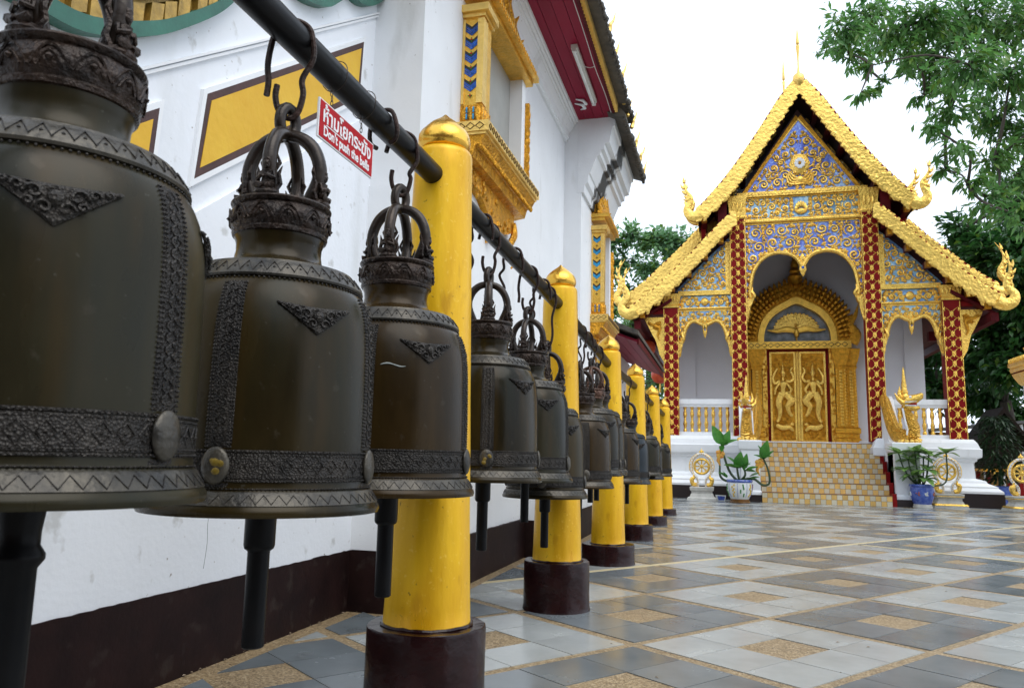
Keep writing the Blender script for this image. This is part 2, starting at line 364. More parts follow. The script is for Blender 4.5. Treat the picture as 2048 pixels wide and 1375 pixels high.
# ================================================================ BELLS
BP = [(.250,0),(.2525,.007),(.2515,.014),(.2475,.019),(.2465,.0215),(.243,.028),(.237,.037),(.2325,.0455),(.2315,.048),(.229,.0505),(.2275,.057),(.2268,.066),
      (.2264,.13),(.2262,.2),(.2252,.27),(.2238,.33),(.2215,.375),(.217,.41),(.210,.438),(.201,.459),(.192,.473),(.184,.4815),(.176,.497),(.166,.511),(.150,.520),(.126,.529),(.115,.534),(.104,.541),(.097,.552),(.0935,.570),(.0945,.588),(.100,.602)]
def brad(z):
    for (r0,z0),(r1,z1) in zip(BP, BP[1:]):
        if z0 <= z <= z1: return r0+(r1-r0)*(z-z0)/max(1e-6, z1-z0)
    return BP[-1][0]
def on(a, z, out=0): r = brad(z)+out; return (r*math.cos(a), r*math.sin(a), z)
def patch(mb, a0, a1, z0, z1, na, nz, out, edge=True, fn=None):
    vs = []; fs = []
    for j in range(nz+1):
        for i in range(na+1):
            a = a0+(a1-a0)*i/na; z = z0+(z1-z0)*j/nz
            e = (0 if (edge and (i in (0,na) or j in (0,nz))) else out) - .0005
            if fn: e += fn(i/na, j/nz)
            vs.append(on(a, z, e))
    for j in range(nz):
        for i in range(na):
            q = j*(na+1)+i; fs.append((q, q+1, q+na+2, q+na+1))
    mb.add(vs, fs)
def bell_meshes():
    D = {}
    inner = [(.05,.57),(.10,.52),(.165,.45),(.20,.36),(.208,.2),(.213,.06),(.225,.012),(.238,.0015)]
    mb = MB().lathe(inner+BP+[(.099,.607),(.05,.61)], 96, cap=False); D['body'] = mb.mesh('body', BRONZE, True, 50)
    mb = MB()
    for k in range(1):
        a = k*PI/2; patch(mb, a-.118, a+.118, .0545, .066, 8, 2, .0016); patch(mb, a-.125, a+.125, .128, .470, 10, 26, .0018)
    D['strap_band'] = mb.mesh('strap_band', BRONZER, True, 50)
    mb = MB(); n = 96
    for z0, z1, o in ((.066,.072,.0030),(.072,.122,.0018),(.122,.128,.0030),(.052,.0545,.002)):
        mb.lathe([(brad(z0)-.001,z0),(brad(z0)+o,z0+.001),(brad(z1)+o,z1-.001),(brad(z1)-.001,z1)], n, cap=False)
    D['lower_band'] = mb.mesh('lower_band', BRONZER, True, 50)
    mb = MB().lathe([(.183,.479),(.1915,.4805),(.1935,.485),(.190,.492),(.184,.502),(.176,.512),(.170,.517),(.168,.521),(.160,.522),(.150,.520)], 96, cap=False)
    D['shoulder_band'] = mb.mesh('shoulder_band', BRONZEL, True, 50)
    mb = MB()
    for base, zA, zB, out, nt in ((0,.0255,.0425,.0018,54),):
        P = [on(2*PI*i/(2*nt), zA if i % 2 else zB, out) for i in range(2*nt)]; mb.tube(P, .0016, 4, closed=True)
    def sh(a, t):    # point on shoulder band
        r = .1905-.0145*t; z = .4915+.021*t; return (r*math.cos(a), r*math.sin(a), z)
    nt = 44; mb.tube([sh(2*PI*i/(2*nt), i % 2) for i in range(2*nt)], .0022, 4, closed=True)
    for i in range(nt): mb.bead(sh(2*PI*(2*i+1)/(2*nt), .4), .0035)
    D['rim_band'] = MB().lathe([(brad(.0215)+.0005,.0215),(brad(.023)+.0022,.023),(brad(.034)+.0022,.034),(brad(.0455)+.002,.046),(brad(.048),.0485)], 96, cap=False).mesh('rim_band', BRONZEL, True, 60)
    D['chevrons'] = mb.mesh('chevrons', BRONZER, False)
    mb = MB()
    for k in range(4):
        for da in (-.112,-.088,.088,.112):
            for i in range(46): mb.bead(on(k*PI/2+da, .133+.0073*i, .0022), .0024)
    for z, o in ((.069,.0032),(.0765,.0022),(.1175,.0022),(.125,.0032),(.0533,.0025)):
        m_ = 180
        for i in range(m_): mb.bead(on(2*PI*i/m_, z, o), .0024)
    for i in range(120): mb.bead(on(2*PI*i/120, .4755, .002), .0030)
    # raised lozenges round the lower band and little scrolls up the straps
    for i in range(44):
        a = 2*PI*i/44; c = .06
        P = [on(a+.055*math.cos(t), .097+.015*math.sin(t), .0022) for t in [0,PI/2,PI,1.5*PI]]; mb.tube(P, .0016, 3, closed=True); mb.bead(on(a, .097, .002), .0035)
    for k in range(4):
        for i in range(18):
            for sgn in (-1,1):
                z = .140+.0178*i; P = [on(k*PI/2+sgn*(.012+.040*math.sin(t)), z+.016*t/PI, .0022) for t in [0,PI*.33,PI*.67,PI]]; mb.tube(P, .0016, 3, cap=False)
    D['beading'] = mb.mesh('beading', BRONZER, False)
    def shift(m): m.v = [(x,y,z-.036 if z < .74 else z-.036+.016*min(1,(z-.74)/.12)) for x,y,z in m.v]; return m
    # crown ring with lotus petals
    mb = MB().lathe([(.09,.634),(.098,.637),(.104,.640),(.106,.647),(.103,.652),(.108,.660),(.112,.676),(.110,.694),(.1035,.704),(.110,.708),(.112,.713),(.110,.717),(.07,.719)], 64, cap=False)
    for i in range(12):
        a0 = 2*PI*i/12
        for s in (.98, .62):
            P = []
            for t in range(9):
                u = -1+2*t/8; P.append(((.1125-.002*abs(u))*math.cos(a0+u*.26*s), (.1125-.002*abs(u))*math.sin(a0+u*.26*s), .662+.036*s*(1-abs(u)**1.6)))
            mb.tube(P, .0022, 4)
        mb.bead((.1125*math.cos(a0), .1125*math.sin(a0), .675), .007)
    mb = shift(mb); D['crown_ring'] = mb.mesh('crown_ring', BRONZEF, True, 45)
    # one loop (leaning out, then in to the centre) and one little guardian, reused four times
    P = spline([(.058,0,.712),(.066,0,.735),(.082,0,.772),(.084,0,.805),(.068,0,.842),(.038,0,.868),(0,0,.878)], 5)
    D['loop'] = shift(MB().tube(P, [.0175-.003*i/len(P) for i in range(len(P))], 12)).mesh('loop', BRONZES, True)
    g = MB(); x = .094
    g.lathe([(.026,.716),(.029,.722),(.024,.730),(.018,.733)], 12, (x-.004,0,0), sx=.8)
    for s in (-1,1):
        g.tube([(x,s*.004,.738),(x+.012,s*.018,.737),(x+.014,s*.004,.733)], [.008,.0075,.005], 6)
        g.tube([(x-.002,s*.013,.766),(x+.004,s*.019,.752),(x+.014,s*.004,.757)], [.005,.0045,.004], 6)
        g.tube([(x-.008,s*.018,.73),(x-.012,s*.026,.745),(x-.010,s*.022,.765),(x-.014,s*.028,.782)], [.006,.006,.005,.001], 5)
        g.tube([(x-.014,s*.008,.77),(x-.018,s*.020,.79),(x-.020,s*.012,.81)], [.006,.005,.001], 5)
    g.lathe([(.011,.735),(.013,.745),(.010,.757),(.013,.768),(.005,.772)], 10, (x,0,0), sx=.8)
    g.ball((x+.002,0,.782), .0095, 8, 6, (1,.9,1.15)); g.lathe([(.0095,.788),(.010,.792),(.006,.797),(.004,.806),(.001,.818)], 8, (x,0,0))
    g = shift(g); D['guardian_figure'] = g.mesh('guardian_figure', BRONZEF, True)
    P = [(.0225*math.cos(t), 0, .909+.036*math.sin(t)) for t in [2*PI*i/20 for i in range(20)]]
    D['hanging_ring'] = shift(MB().tube(P, .0135, 10, closed=True)).mesh('hanging_ring', BRONZES, True)
    # crest plaque: downward pointing panel of knotted leaves
    mb = MB(); rg = random.Random(5)
    def top(s): return .418+.007*abs(s)**1.5
    def dep(s): return .056*(1-abs(s))**1.05+.0025
    na, nz = 44, 14; vs = []; fs = []
    for j in range(nz+1):
        for i in range(na+1):
            s = -1+2*i/na; t = j/nz; z = top(s)-dep(s)*t; a = s*.38
            e = .0015 if i in (0,na) or j in (0,nz) else .0045+.0075*abs(noise.noise((s*11,z*120,3.)))+.004*noise.noise((s*25,z*260,1.))
            vs.append(on(a, z, e))
    for j in range(nz):
        for i in range(na):
            q = j*(na+1)+i; fs.append((q, q+na+1, q+na+2, q+1))
    mb.add(vs, fs)
    for sgn in (-1,1):
        for cx, cz, rr in ((.52,.409,.008),(.30,.402,.012),(.15,.383,.010),(.36,.389,.006),(.72,.415,.005)):
            P = []
            for t in range(12):
                q = t*.62; r = rr*(1-t/13); P.append(on(sgn*cx*.38+sgn*r*math.cos(q)/.215, cz+r*math.sin(q), .009))
            mb.tube(P, .0026, 4)
    mb.ball(on(0,.397,.006), .012, 8, 5)
    D['crest_plaque'] = mb.mesh('crest_plaque', BRONZER, True, 60)
    mb = MB(); mb.ball((0,0,0), .031, 20, 10, (.36,.92,1.18)); D['boss'] = mb.mesh('boss', BRONZEL, True)
    D['clapper'] = MB().lathe([(.012,.30),(.012,.10),(.030,.09),(.033,.05),(.033,-.075),(.031,-.082),(.0235,-.088),(.0235,-.285),(.020,-.288),(.001,-.286)], 20).mesh('clapper', IRON, True)
    D['clapper2'] = MB().lathe([(.014,.30),(.014,.08),(.034,.04),(.032,-.02),(.029,-.045),(.029,-.065),(.037,-.078),(.037,-.085),(.028,-.098),(.028,-.30),(.001,-.302)], 20).mesh('clapper', IRON, True)
    D['clapper3'] = MB().lathe([(.012,.30),(.012,.03),(.024,.02),(.024,-.03),(.022,-.034),(.022,-.21),(.001,-.212)], 16).mesh('clapper', IRON, True)
    return D
BD = bell_meshes()
def make_bell(label, Y, z, s, rz, clap, dark=False, tilt=0, body=None, crown=None):
    B = thing('bronze_bell', label, 'bell', (ROW_X, Y, z), R(rz), 'bronze bells in the row')
    B.scale = (s,s,s); B.rotation_euler = (R(tilt), 0, R(rz))
    for nm in ('body','lower_band','shoulder_band','rim_band','crown_ring'):
        o = inst(nm, BD[nm], B)
        ov = BLUEB if dark and nm in ('body','shoulder_band') else body if nm == 'body' else crown if nm == 'crown_ring' else None
        if ov: o.material_slots[0].link = 'OBJECT'; o.material_slots[0].material = ov
    for nm in ('chevrons','beading'): inst(nm, BD[nm], B)['kind'] = 'stuff'
    for k in range(4):
        a = k*PI/2
        for o in (inst('loop', BD['loop'], B, rot=(0,0,a)), inst('guardian_figure', BD['guardian_figure'], B, rot=(0,0,a))):
            if crown: o.material_slots[0].link = 'OBJECT'; o.material_slots[0].material = crown
       
        inst('strap_band', BD['strap_band'], B, rot=(0,0,a)); inst('boss', BD['boss'], B, on(a,.097,.006), (0,0,a)); inst('crest_plaque', BD['crest_plaque'], B, rot=(0,0,a+PI/4))
    inst('hanging_ring', BD['hanging_ring'], B, rot=(0,0,R(60)))
    inst('clapper', BD[clap], B)
    return B
bells = [
 ('largest bronze bell in view, cut off by the left edge', .908, .806, .98, 2, 'clapper2', 0, 0),
 ('second bronze bell from the left, hanging in front of the yellow wall panel', 1.515, .757, 1.0, 10, 'clapper', 0, 0),
 ('third bronze bell from the left, overlapping the nearest yellow pillar', 2.17, .765, 1.03, 5, 'clapper', 0, 0),
 ('bronze bell just right of the nearest yellow pillar, strap facing front', 3.13, .780, .98, 20, 'clapper', 0, 0),
 ('fifth bronze bell of the row, directly behind the strap-fronted bell', 3.84, .762, .96, -2, 'clapper3', 0, 0),
 ('low hung bronze bell just before the second yellow pillar', 4.30, .662, .95, 8, 'clapper', 0, 0),
 ('bronze bell just right of the second yellow pillar', 5.37, .682, .95, 22, 'clapper3', 0, 0),
 ('bronze bell with copper coloured crown, behind the one right of the second pillar', 5.83, .757, .95, 5, 'clapper3', 0, 0),
 ('bronze bell half hidden, last before the third yellow pillar', 6.12, .758, .95, 12, 'clapper3', 0, 0),
 ('bronze bell just right of the third yellow pillar', 7.25, .668, .95, 30, 'clapper', 0, 0),
 ('blue-black bell with raised lettering, last before the fourth pillar', 8.10, .636, .97, 0, 'clapper3', 1, 0),
 ('bronze bell just right of the fourth yellow pillar', 9.70, .690, .93, 10, 'clapper3', 0, 0),
 ('dark bell behind the one right of the fourth pillar', 10.05, .640, .93, 25, 'clapper3', 1, 0),
 ('farthest bronze bell, between the last two yellow pillars', 11.75, .645, .92, 15, 'clapper3', 0, 0),
]
# paint marks: yellow dabs on two bosses, a white smear on the third bell
DABY = M('yellow_dab', (.15,.10,.006), .5, var=.3, vscale=60); DABW = M('white_smear', (.28,.31,.30), .6)
# hooks: a rod slung over the pipe, its tail waving behind, its front ending in an open J
def hook_mesh(L, wav, tail):
    P = [(-.052,.0,-.035-tail)] + ([(-.050,.0,-.030-tail*.75),(-.034-wav,.0,-.03-tail*.45),(-.052,.0,-.03-tail*.15)] if tail > .05 else [])
    P += [(-.045,0,-.005),(-.033,0,.030),(0,0,.0425),(.033,0,.030),(.045,0,-.004),(.048,.0,-.05),(.046-wav,.0,-.05-(L-.05)*.35),(.030,.0,-(L-.04)*.88)]
    P += [(.020,.0,-L+.012),(0,0,-L-.004),(-.022,0,-L+.012),(-.032,0,-L+.045),(-.030,0,-L+.075)] if L > 0 else []
    return MB().tube(spline(P, 5), .0072, 8).mesh('hook', HOOK, True)
order = ['largest bell at the left edge','second bell from the left','third bell from the left','bell right of the nearest pillar','fifth bell of the row','low bell before the second pillar',
 'bell right of the second pillar','bell with copper coloured crown','half hidden bell before the third pillar','bell right of the third pillar','blue-black bell before the fourth pillar',
 'bell right of the fourth pillar','dark bell before the fifth pillar','farthest bell of the row']
for q, (lab, Y, z, s, rz, cl, dk, tl) in enumerate(bells):
    B_ = make_bell(lab, Y, z, s, rz, cl, bool(dk), tl, {0: BRONZEC, 2: BRONZEB, 4: BRONZEC, 6: BRONZEB, 9: BRONZEB, 11: BRONZEC}.get(q), COPPER if q == 7 else None)
    if q == 10:
        mb = MB()
        for r_ in range(7):
            for t in range(11):
                if random.random() < .15: continue
                a = -1.45-.42+.076*t; zz = .33-.024*r_; hh = random.choice((.004,.006,.007))
                vs = [on(a-.02,zz-hh,.0),on(a+.02,zz-hh,.0),on(a+.02,zz+hh,.0),on(a-.02,zz+hh,.0),on(a-.014,zz-hh*.7,.004),on(a+.014,zz-hh*.7,.004),on(a+.014,zz+hh*.7,.004),on(a-.014,zz+hh*.7,.004)]
                mb.add(vs, [(4,5,6,7),(0,1,5,4),(1,2,6,5),(2,3,7,6),(3,0,4,7)])
        part('raised_lettering', mb, BRONZEL, B_, kind='stuff')
    if q in (1, 3):
        mb = MB()
        for t in range(5): a = -PI/2+random.uniform(-.07,.07); mb.ball(on(a, .097+random.uniform(-.018,.018), .0165), random.uniform(.004,.009), 6, 4, (1.2,.25,1))
        part('paint_dab', mb, DABY, B_, True, kind='stuff')
    if q == 2:
        P = [on(-PI/4-.60+.038*t, .352+.004*math.sin(t*.7), .0006) for t in range(9)]
        part('white_smear', MB().tube(P, [.0008,.002,.0022,.002,.0013,.0016,.002,.0013,.0005], 5), DABW, B_, True)
    pz = pipe_pt(Y); L = pz-(z+.892*s)-.012*s
    me = hook_mesh(L, .02, .12 if q in (1,4,6) else .0)
    o = inst('hook', me, None, (ROW_X, Y, pz), (0,0,R(22+7*(q % 4)))); tag(o, 'rusty iron hook over the pipe holding the '+order[q], 'hook', 'iron hooks over the pipes')
for k, (Y, lab) in enumerate(((2.02,'short empty iron hook on the pipe right of the red sign'),(3.02,'empty iron hook slung over the pipe beside the nearest pillar'),
                              (3.52,'empty wavy iron hook between the fourth and fifth bells'),(4.14,'empty wavy iron hook left of the second pillar'),
                              (5.62,'empty wavy iron hook right of the second pillar'))):
    P = [(.047,0,-.07),(.05,0,-.03),(.034,0,.032),(0,0,.046),(-.034,0,.032),(-.049,0,-.01),(-.045,0,-.055),(-.066,0,-.09),(-.040,0,-.15),(-.052,0,-.19)]
    if k == 0: P = [(.03,0,-.062),(.05,0,-.055),(.055,0,-.02),(.034,0,.034),(0,0,.046),(-.034,0,.032),(-.05,0,-.01),(-.045,0,-.05),(-.02,0,-.07)]
    o = inst('hook', MB().tube(spline(P, 5), .0068, 8).mesh('hook', HOOK, True), None, (ROW_X, Y, pipe_pt(Y)), (0,0,R(-15+9*k)))
    tag(o, lab, 'hook', 'empty iron hooks on the pipes')

# ================================================================ RED SIGN
SIGNRED = M('sign_red', (.40,.004,.010), .45, spec=.12, var=.12, vscale=10, bump=.05, bscale=40)
SIGNW = M('sign_white', (.80,.80,.80), .45, var=.05, vscale=20)
SY0, SY1, SZ0, SZ1 = 1.640, 1.950, 1.668, 1.770
S = thing('hanging_sign', 'red sign with white Thai and English lettering hanging from the pipe', 'sign', (ROW_X+.004, (SY0+SY1)/2, SZ0))
part('board', MB().box(-.003,.002,-.1555,.1555,-.0005,.1025), SIGNW, S)
part('red_face', MB().box(.0021,.0032,-.151,.151,.003,.099), SIGNRED, S)
def text_part(txt, size, y, z, parent, mat, sx=1., bold=.0, name='lettering', align='CENTER'):
    cu = bpy.data.curves.new('t', 'FONT'); cu.body = txt; cu.size = size; cu.align_x = align; cu.offset = bold; cu.resolution_u = 3; cu.extrude = .0004
    o = bpy.data.objects.new('t', cu); sc.collection.objects.link(o)
    dg = bpy.context.evaluated_depsgraph_get(); me = bpy.data.meshes.new_from_object(o.evaluated_get(dg)); bpy.data.objects.remove(o)
    me.materials.clear(); me.materials.append(mat)
    t = bpy.data.objects.new(name, me); link(t, parent)
    t.matrix_basis = Matrix(((0,0,1,.0038),(sx,0,0,y),(0,1,0,z),(0,0,0,1))); return t
text_part("\u0e2b\u0e49\u0e32\u0e21\u0e42\u0e22\u0e01\u0e23\u0e30\u0e06\u0e31\u0e07", .0560, 0, .0475, S, SIGNW, .98, .0011)
text_part("Don't push the bells", .0365, 0, .0125, S, SIGNW, .88, .0009)
part('underline', MB().box(.0034,.0042,-.118,-.026,.0405,.0432), SIGNW, S)
CHAIN = M('chain_iron', (.05,.04,.035), .5, metal=.6, var=.4, vscale=30)
for yy in (-.095, .075):
    mb = MB(); n = 6
    for i in range(n):
        c = Vector((0, yy+.004*math.sin(i), .100+.0135*i)); a = i % 2
        P = [(c.x+(.0035*math.cos(t) if a else 0), c.y+(0 if a else .0035*math.cos(t)), c.z+.0085*math.sin(t)) for t in [2*PI*k/8 for k in range(8)]]
        mb.tube(P, .0012, 4, closed=True)
    pz = 1.862-SZ0
    P = [(.042*math.cos(t), yy+.02*math.sin(t*.5), pz+.042*math.sin(t)) for t in [2*PI*k/20 for k in range(20)]]; mb.tube(P, .0014, 4, closed=True)
    part('chain', mb, CHAIN, S)
# ================================================================ WHITE HALL ON THE LEFT
YELLOW = M('yellow_stucco', (.66,.36,.012), .6, var=.15, vscale=3, bump=.5, bscale=30, bdist=.006, col2=(.74,.46,.03))
BROWNB = M('brown_border_paint', (.060,.024,.020), .6, var=.25, vscale=9, bump=.4, bscale=40, bdist=.005)
GREEN = M('green_enamel', (.022,.125,.085), .45, var=.25, vscale=6, bump=.35, bscale=30, bdist=.006)
GTILE = M('gold_scale_tile', (.42,.26,.05), .4, metal=.3, var=.4, vscale=16, bump=.6, bscale=30, bdist=.01, rnd=.15)
BLUE = M('blue_mirror_mosaic', (.02,.10,.42), .12, metal=.3, var=.5, vscale=40, bump=.4, bscale=90, rnd=.25, kind='voronoi')
CYAN = M('cyan_mirror_mosaic', (.03,.28,.52), .12, metal=.3, var=.4, vscale=40, bump=.4, bscale=90, rnd=.2, kind='voronoi')
REDJ = M('red_glass', (.45,.015,.012), .15); GRNJ = M('green_glass', (.03,.28,.05), .15); BLACKG = M('black_inlay', (.008,.008,.012), .3)
ROOFT = M('weathered_roof_tile', (.035,.032,.028), .7, var=.5, vscale=8, bump=.5, bscale=20, col2=(.10,.085,.065))
TUBE = M('white_fitting', (.62,.62,.58), .4, var=.08, vscale=10)
def stained():
    m = M('mouldy_white_paint', (.74,.76,.78), .6, var=.05, vscale=2, bump=.15, bscale=50)
    N, L, b = nodes(m); old = b.inputs['Base Color'].links[0].from_socket
    tc = [n for n in N if n.type == 'TEX_COORD'][0]
    n1 = N.new('ShaderNodeTexNoise'); n1.inputs['Scale'].default_value = 5; n1.inputs['Detail'].default_value = 6; L.new(tc.outputs['Object'], n1.inputs['Vector'])
    sp = N.new('ShaderNodeSeparateXYZ'); L.new(tc.outputs['Object'], sp.inputs[0])
    ma = N.new('ShaderNodeMath'); ma.operation = 'MULTIPLY_ADD'; ma.inputs[1].default_value = .9; L.new(n1.outputs['Fac'], ma.inputs[0]); L.new(sp.outputs['Y'], ma.inputs[2])
    ra = N.new('ShaderNodeValToRGB'); e = ra.color_ramp.elements; e[0].position = 0; e[0].color = (0,0,0,1); e[1].position = 1; e[1].color = (0,0,0,1)
    mr = N.new('ShaderNodeMapRange'); mr.inputs[1].default_value = 3.02; mr.inputs[2].default_value = 4.22; L.new(ma.outputs[0], mr.inputs[0]); L.new(mr.outputs[0], ra.inputs['Fac'])
    for p, v in ((.34,0),(.42,.97),(.66,.97),(.76,0)): q = e.new(p); q.color = (v,v,v,1)
    mx = N.new('ShaderNodeMix'); mx.data_type = 'RGBA'; L.new(ra.outputs[0], mx.inputs[0]); L.new(old, mx.inputs[6]); mx.inputs[7].default_value = (.022,.024,.026,1)
    L.new(mx.outputs[2], b.inputs['Base Color']); return m
STAIN = stained()

# ---- the stair parapet nearest the camera, with its painted panels and undulating naga
W1 = -2.08
SB = thing('stair_parapet', 'white stair parapet with yellow panels and green-edged naga behind the nearest bells', 'parapet wall', (W1, 3, 0))
def m1(y): return 2.282+.714*(y-2.226)
part('wall', MB().prism([(-1.6,-.1),(4.2,-.1),(4.2,m1(4.2)+.9),(-1.6,m1(-1.6)+.9)], W1-.45, W1-.012, 'yz'), STUCCO, SB, world=True)
def led(y): return 1.835+.735*(y-2.587)
part('lower_wall', MB().prism([(-1.6,.0),(4.2,0),(4.2,led(4.2)),(-1.6,max(.4,led(-1.6)))] if led(-1.6) > .4 else [(-1.6,0),(4.2,0),(4.2,led(4.2)),(.65,led(.65)),(-1.6,.41)], W1-.44, W1+.004, 'yz'), STUCCO, SB, world=True)
def wavy_skirt(y0, y1, z, x0, x1):
    n = int((y1-y0)/.03); P = [(y0,0),(y1,0)] + [(y1-(y1-y0)*i/n, z+.004*noise.noise((i*.9,z,x1))+.003*noise.noise((i*.21,z,x1))) for i in range(n+1)]
    return MB().prism(P, x0, x1, 'yz')
part('skirting', wavy_skirt(-1.6, 4.149, .337, W1-.3, W1+.012), MAROON, SB, world=True)
for za, zb, ex in ((0,.012,.020),(.018,.034,.014)):
    part('moulding', MB().prism([(-.6,m1(-.6)-zb),(4.199,m1(4.199)-zb),(4.199,m1(4.199)-za),(-.6,m1(-.6)-za)], W1-.2, W1-.012+ex, 'yz'), WHITE, SB, world=True)
def panel(TL, TR, BL, BR):
    def inset(d):
        k = .73
        return [(TL[0]+d, TL[1]-d*1.25+d*k), (TR[0]-d, TR[1]-d*1.25-d*k), (BR[0]-d, BR[1]+d*1.25-d*k), (BL[0]+d, BL[1]+d*1.25+d*k)]
    p = part('painted_panel', MB().prism(inset(0), W1-.1, W1+.004, 'yz'), BROWNB, SB, world=True)
    part('yellow_field', MB().prism(inset(.030), W1-.1, W1+.0065, 'yz'), YELLOW, p, world=True)
    lip = MB(); a = inset(-.022); b = inset(0)
    for i in range(4):
        j = (i+1) % 4; lip.prism([a[i], a[j], b[j], b[i]], W1-.1, W1+.0035+.0005*i, 'yz')
    part('panel_lip', lip, WHITE, p, world=True)
panel((2.608,2.363),(3.975,3.357),(2.57,1.976),(3.956,2.99))
panel((.98,1.185),(2.345,2.18),(.945,.80),(2.325,1.80))
sp_ = MB(); rg_ = random.Random(31)
for k in range(200):
    y_ = rg_.choice((2.2,2.5,3.1,3.3,3.9))+rg_.gauss(0,.14); z_ = .337+abs(rg_.gauss(0,.007))
    if not 1.9 < y_ < 4.13: continue; sp_.ball((W1+.004, y_, z_), rg_.uniform(.0015,.0055), 5, 3, (.3,1,1))
part('paint_spatter', sp_, MAROON, SB, kind='stuff', world=True)
cw = MB().tube(spline([(W1+.0042,2.84,.78),(W1+.0042,2.845,.68),(W1+.0042,2.832,.58),(W1+.0042,2.838,.50),(W1+.0042,2.826,.40)],4), .0011, 4)
cw.tube(spline([(W1+.0042,3.72,.95),(W1+.0042,3.735,.80),(W1+.0042,3.72,.66),(W1+.0042,3.727,.52)],4), .0009, 4)
part('hairline_cracks', cw, M('crack_shadow', (.22,.23,.24), .9), SB, kind='stuff', world=True)
# naga body: scalloped bands following the stair
sc_pts = [(1.15,.36),(1.45,.42),(1.66,.34),(1.88,.205),(2.03,.152),(2.226,.122),(2.366,.126),(2.576,.165),(2.70,.225),(2.85,.33),(2.98,.38),(3.10,.29),(3.245,.174),(3.462,.104),(3.60,.125),(3.722,.150),(3.85,.085),(3.983,.055),(4.12,.075),(4.2,.11)]
scl = spline(sc_pts, 4)
def band(o0, o1): return [(y, m1(y)+d+o0) for y, d in scl], [(y, m1(y)+d+o1) for y, d in scl]
def band_mb(o0, o1, x0, x1):
    a, b = band(o0, o1); mb = MB().ribbon([(p[0],p[1]) for p in b], [(p[0],p[1]) for p in a], 0, 1)
    mb.v = [(x0+(x1-x0)*y, x, z) for x,y,z in mb.v]; return mb
NB = part('naga_body', band_mb(.0, .062, W1-.1, W1+.045), GREEN, SB, world=True)
part('green_band', band_mb(.150, .185, W1-.1, W1+.05), GREEN, NB, world=True)
part('body_backing', band_mb(.05, .9, W1-.2, W1+.012), GTILE, NB, world=True)
# gold tiles between the green bands, then overlapping scales
acc = 0; last = None
for (y, d) in scl:
    p = Vector((y, m1(y)+d))
    if last is not None: acc += (p-last).length
    if last is None or acc > .070:
        acc = 0; a = random.uniform(-.06,.06)
        c = (W1+.025, y+.02, p.y+.106); mb = MB().box(-.012,.012,-.031,.031,-.040,.040)
        mb.v = [(x*(1.3 if abs(z) < .05 and x > 0 else 1), y_, z+.55*y_*(1 if True else 0)) for x,y_,z in mb.v]
        o = part('gold_tile', mb, GTILE, NB); o.location = Vector(c)-root_loc(NB); o.rotation_euler = (a,0,0)
    last = p
sm = MB()
for (y, d) in scl[::1]:
    for r in range(5):
        cz = m1(y)+d+.20+.05*r; cy = y+random.uniform(-.01,.01)+(.03 if r % 2 else 0)
        sm.ball((W1+.02, cy, cz), .028, 7, 4, (.7,1,1.15))
part('scales', sm, GTILE, NB, True, kind='stuff', world=True)

# ---- main hall body
H = thing('temple_hall', 'white hall with gilded windows and crimson eaves behind the bell row', 'building', (-3.5, 6.0, 0))
W2, W3 = -1.76, -1.557
part('wall', MB().box(W2-3, W2, 4.15, 10.0, 0, 4.83), WHITE, H, world=True)
part('corner_base', MB().box(W2-.6, W2+.012, 4.135, 4.62, 0, 2.50), WHITE, H, world=True)
part('bay_wall', MB().box(W3-1.5, W3, 8.5, 10.35, 0, 4.83), WHITE, H, world=True)
part('bay_plinth', MB().box(W3-.9, W3-.002, 6.85, 8.51, 0, .95).box(W3-.9, W3-.03, 6.88, 8.51, .951, 1.05), WHITE, H, world=True)
part('rear_wall', MB().box(-9, -2.6, 9.5, 16, 0, 4.8), WHITE, H, world=True)
part('skirting', wavy_skirt(4.122, 6.85, .337, W2-.3, W2+.026), MAROON, H, world=True)
part('skirting', wavy_skirt(6.838, 10.35, .325, W3-.3, W3+.012), MAROON, H, world=True)
part('skirting', MB().box(-2.075, W2+.028, 4.121, 4.14, 0, .336), MAROON, H, world=True)
def extr_y(poly, y0, y1): return MB().prism(poly, y0, y1, 'xz')
cor = [(W2-.05,4.56),(W2+.03,4.56),(W2+.035,4.585),(W2+.05,4.59),(W2+.055,4.63),(W2+.058,4.655),(W2+.095,4.72),(W2+.10,4.735),(W2+.115,4.74),(W2+.12,4.765),(W2+.14,4.77),(W2+.145,4.79),(W2+.16,4.795),(W2+.165,4.819),(W2-.05,4.819)]
part('cornice', extr_y(cor, 3.4, 8.499), WHITE, H, world=True)
for k in range(4):
    x0 = W2+.13+k*.112; part('soffit_board', MB().box(x0+.002, x0+.109, 3.2, 8.497, 4.8205+.002*(k % 2), 4.85), SOFFIT, H, world=True)
LF = thing('fluorescent_lamp', 'unlit white tube lamp fixed under the crimson eaves', 'lamp', (-1.335, 7.42, 4.80))
part('fitting', MB().box(-.030,.030,-.60,.60,-.02,.0185), TUBE, LF); part('tube', MB().tube([(0,-.56,-.036),(0,.56,-.036)], .014, 10), M('tube_glass', (.75,.76,.74), .15), LF, True)
for s in (-1,1): part('tube_holder', MB().box(-.02,.02,s*.58-.02,s*.58+.02,-.052,-.02), TUBE, LF)
tag_o = MB()
for ax, ay, rr in ((-1.50,8.02,.10),(-1.53,8.12,.07)):
    tag_o.tube([(ax-.03,ay-.07,4.812),(ax+.05,ay-.05,4.80),(ax+.07,ay+.03,4.795),(ax+.01,ay+.09,4.81)], [.006,.016,.018,.005], 6)
part('peeling_paint', tag_o, WHITE, H, True, kind='stuff', world=True)
wire = spline([(-1.215,5.0,4.815),(-1.20,6.2,4.80),(-1.20,6.8,4.798),(-1.205,7.3,4.80),(-1.19,7.9,4.80),(-1.195,8.47,4.805)], 8)
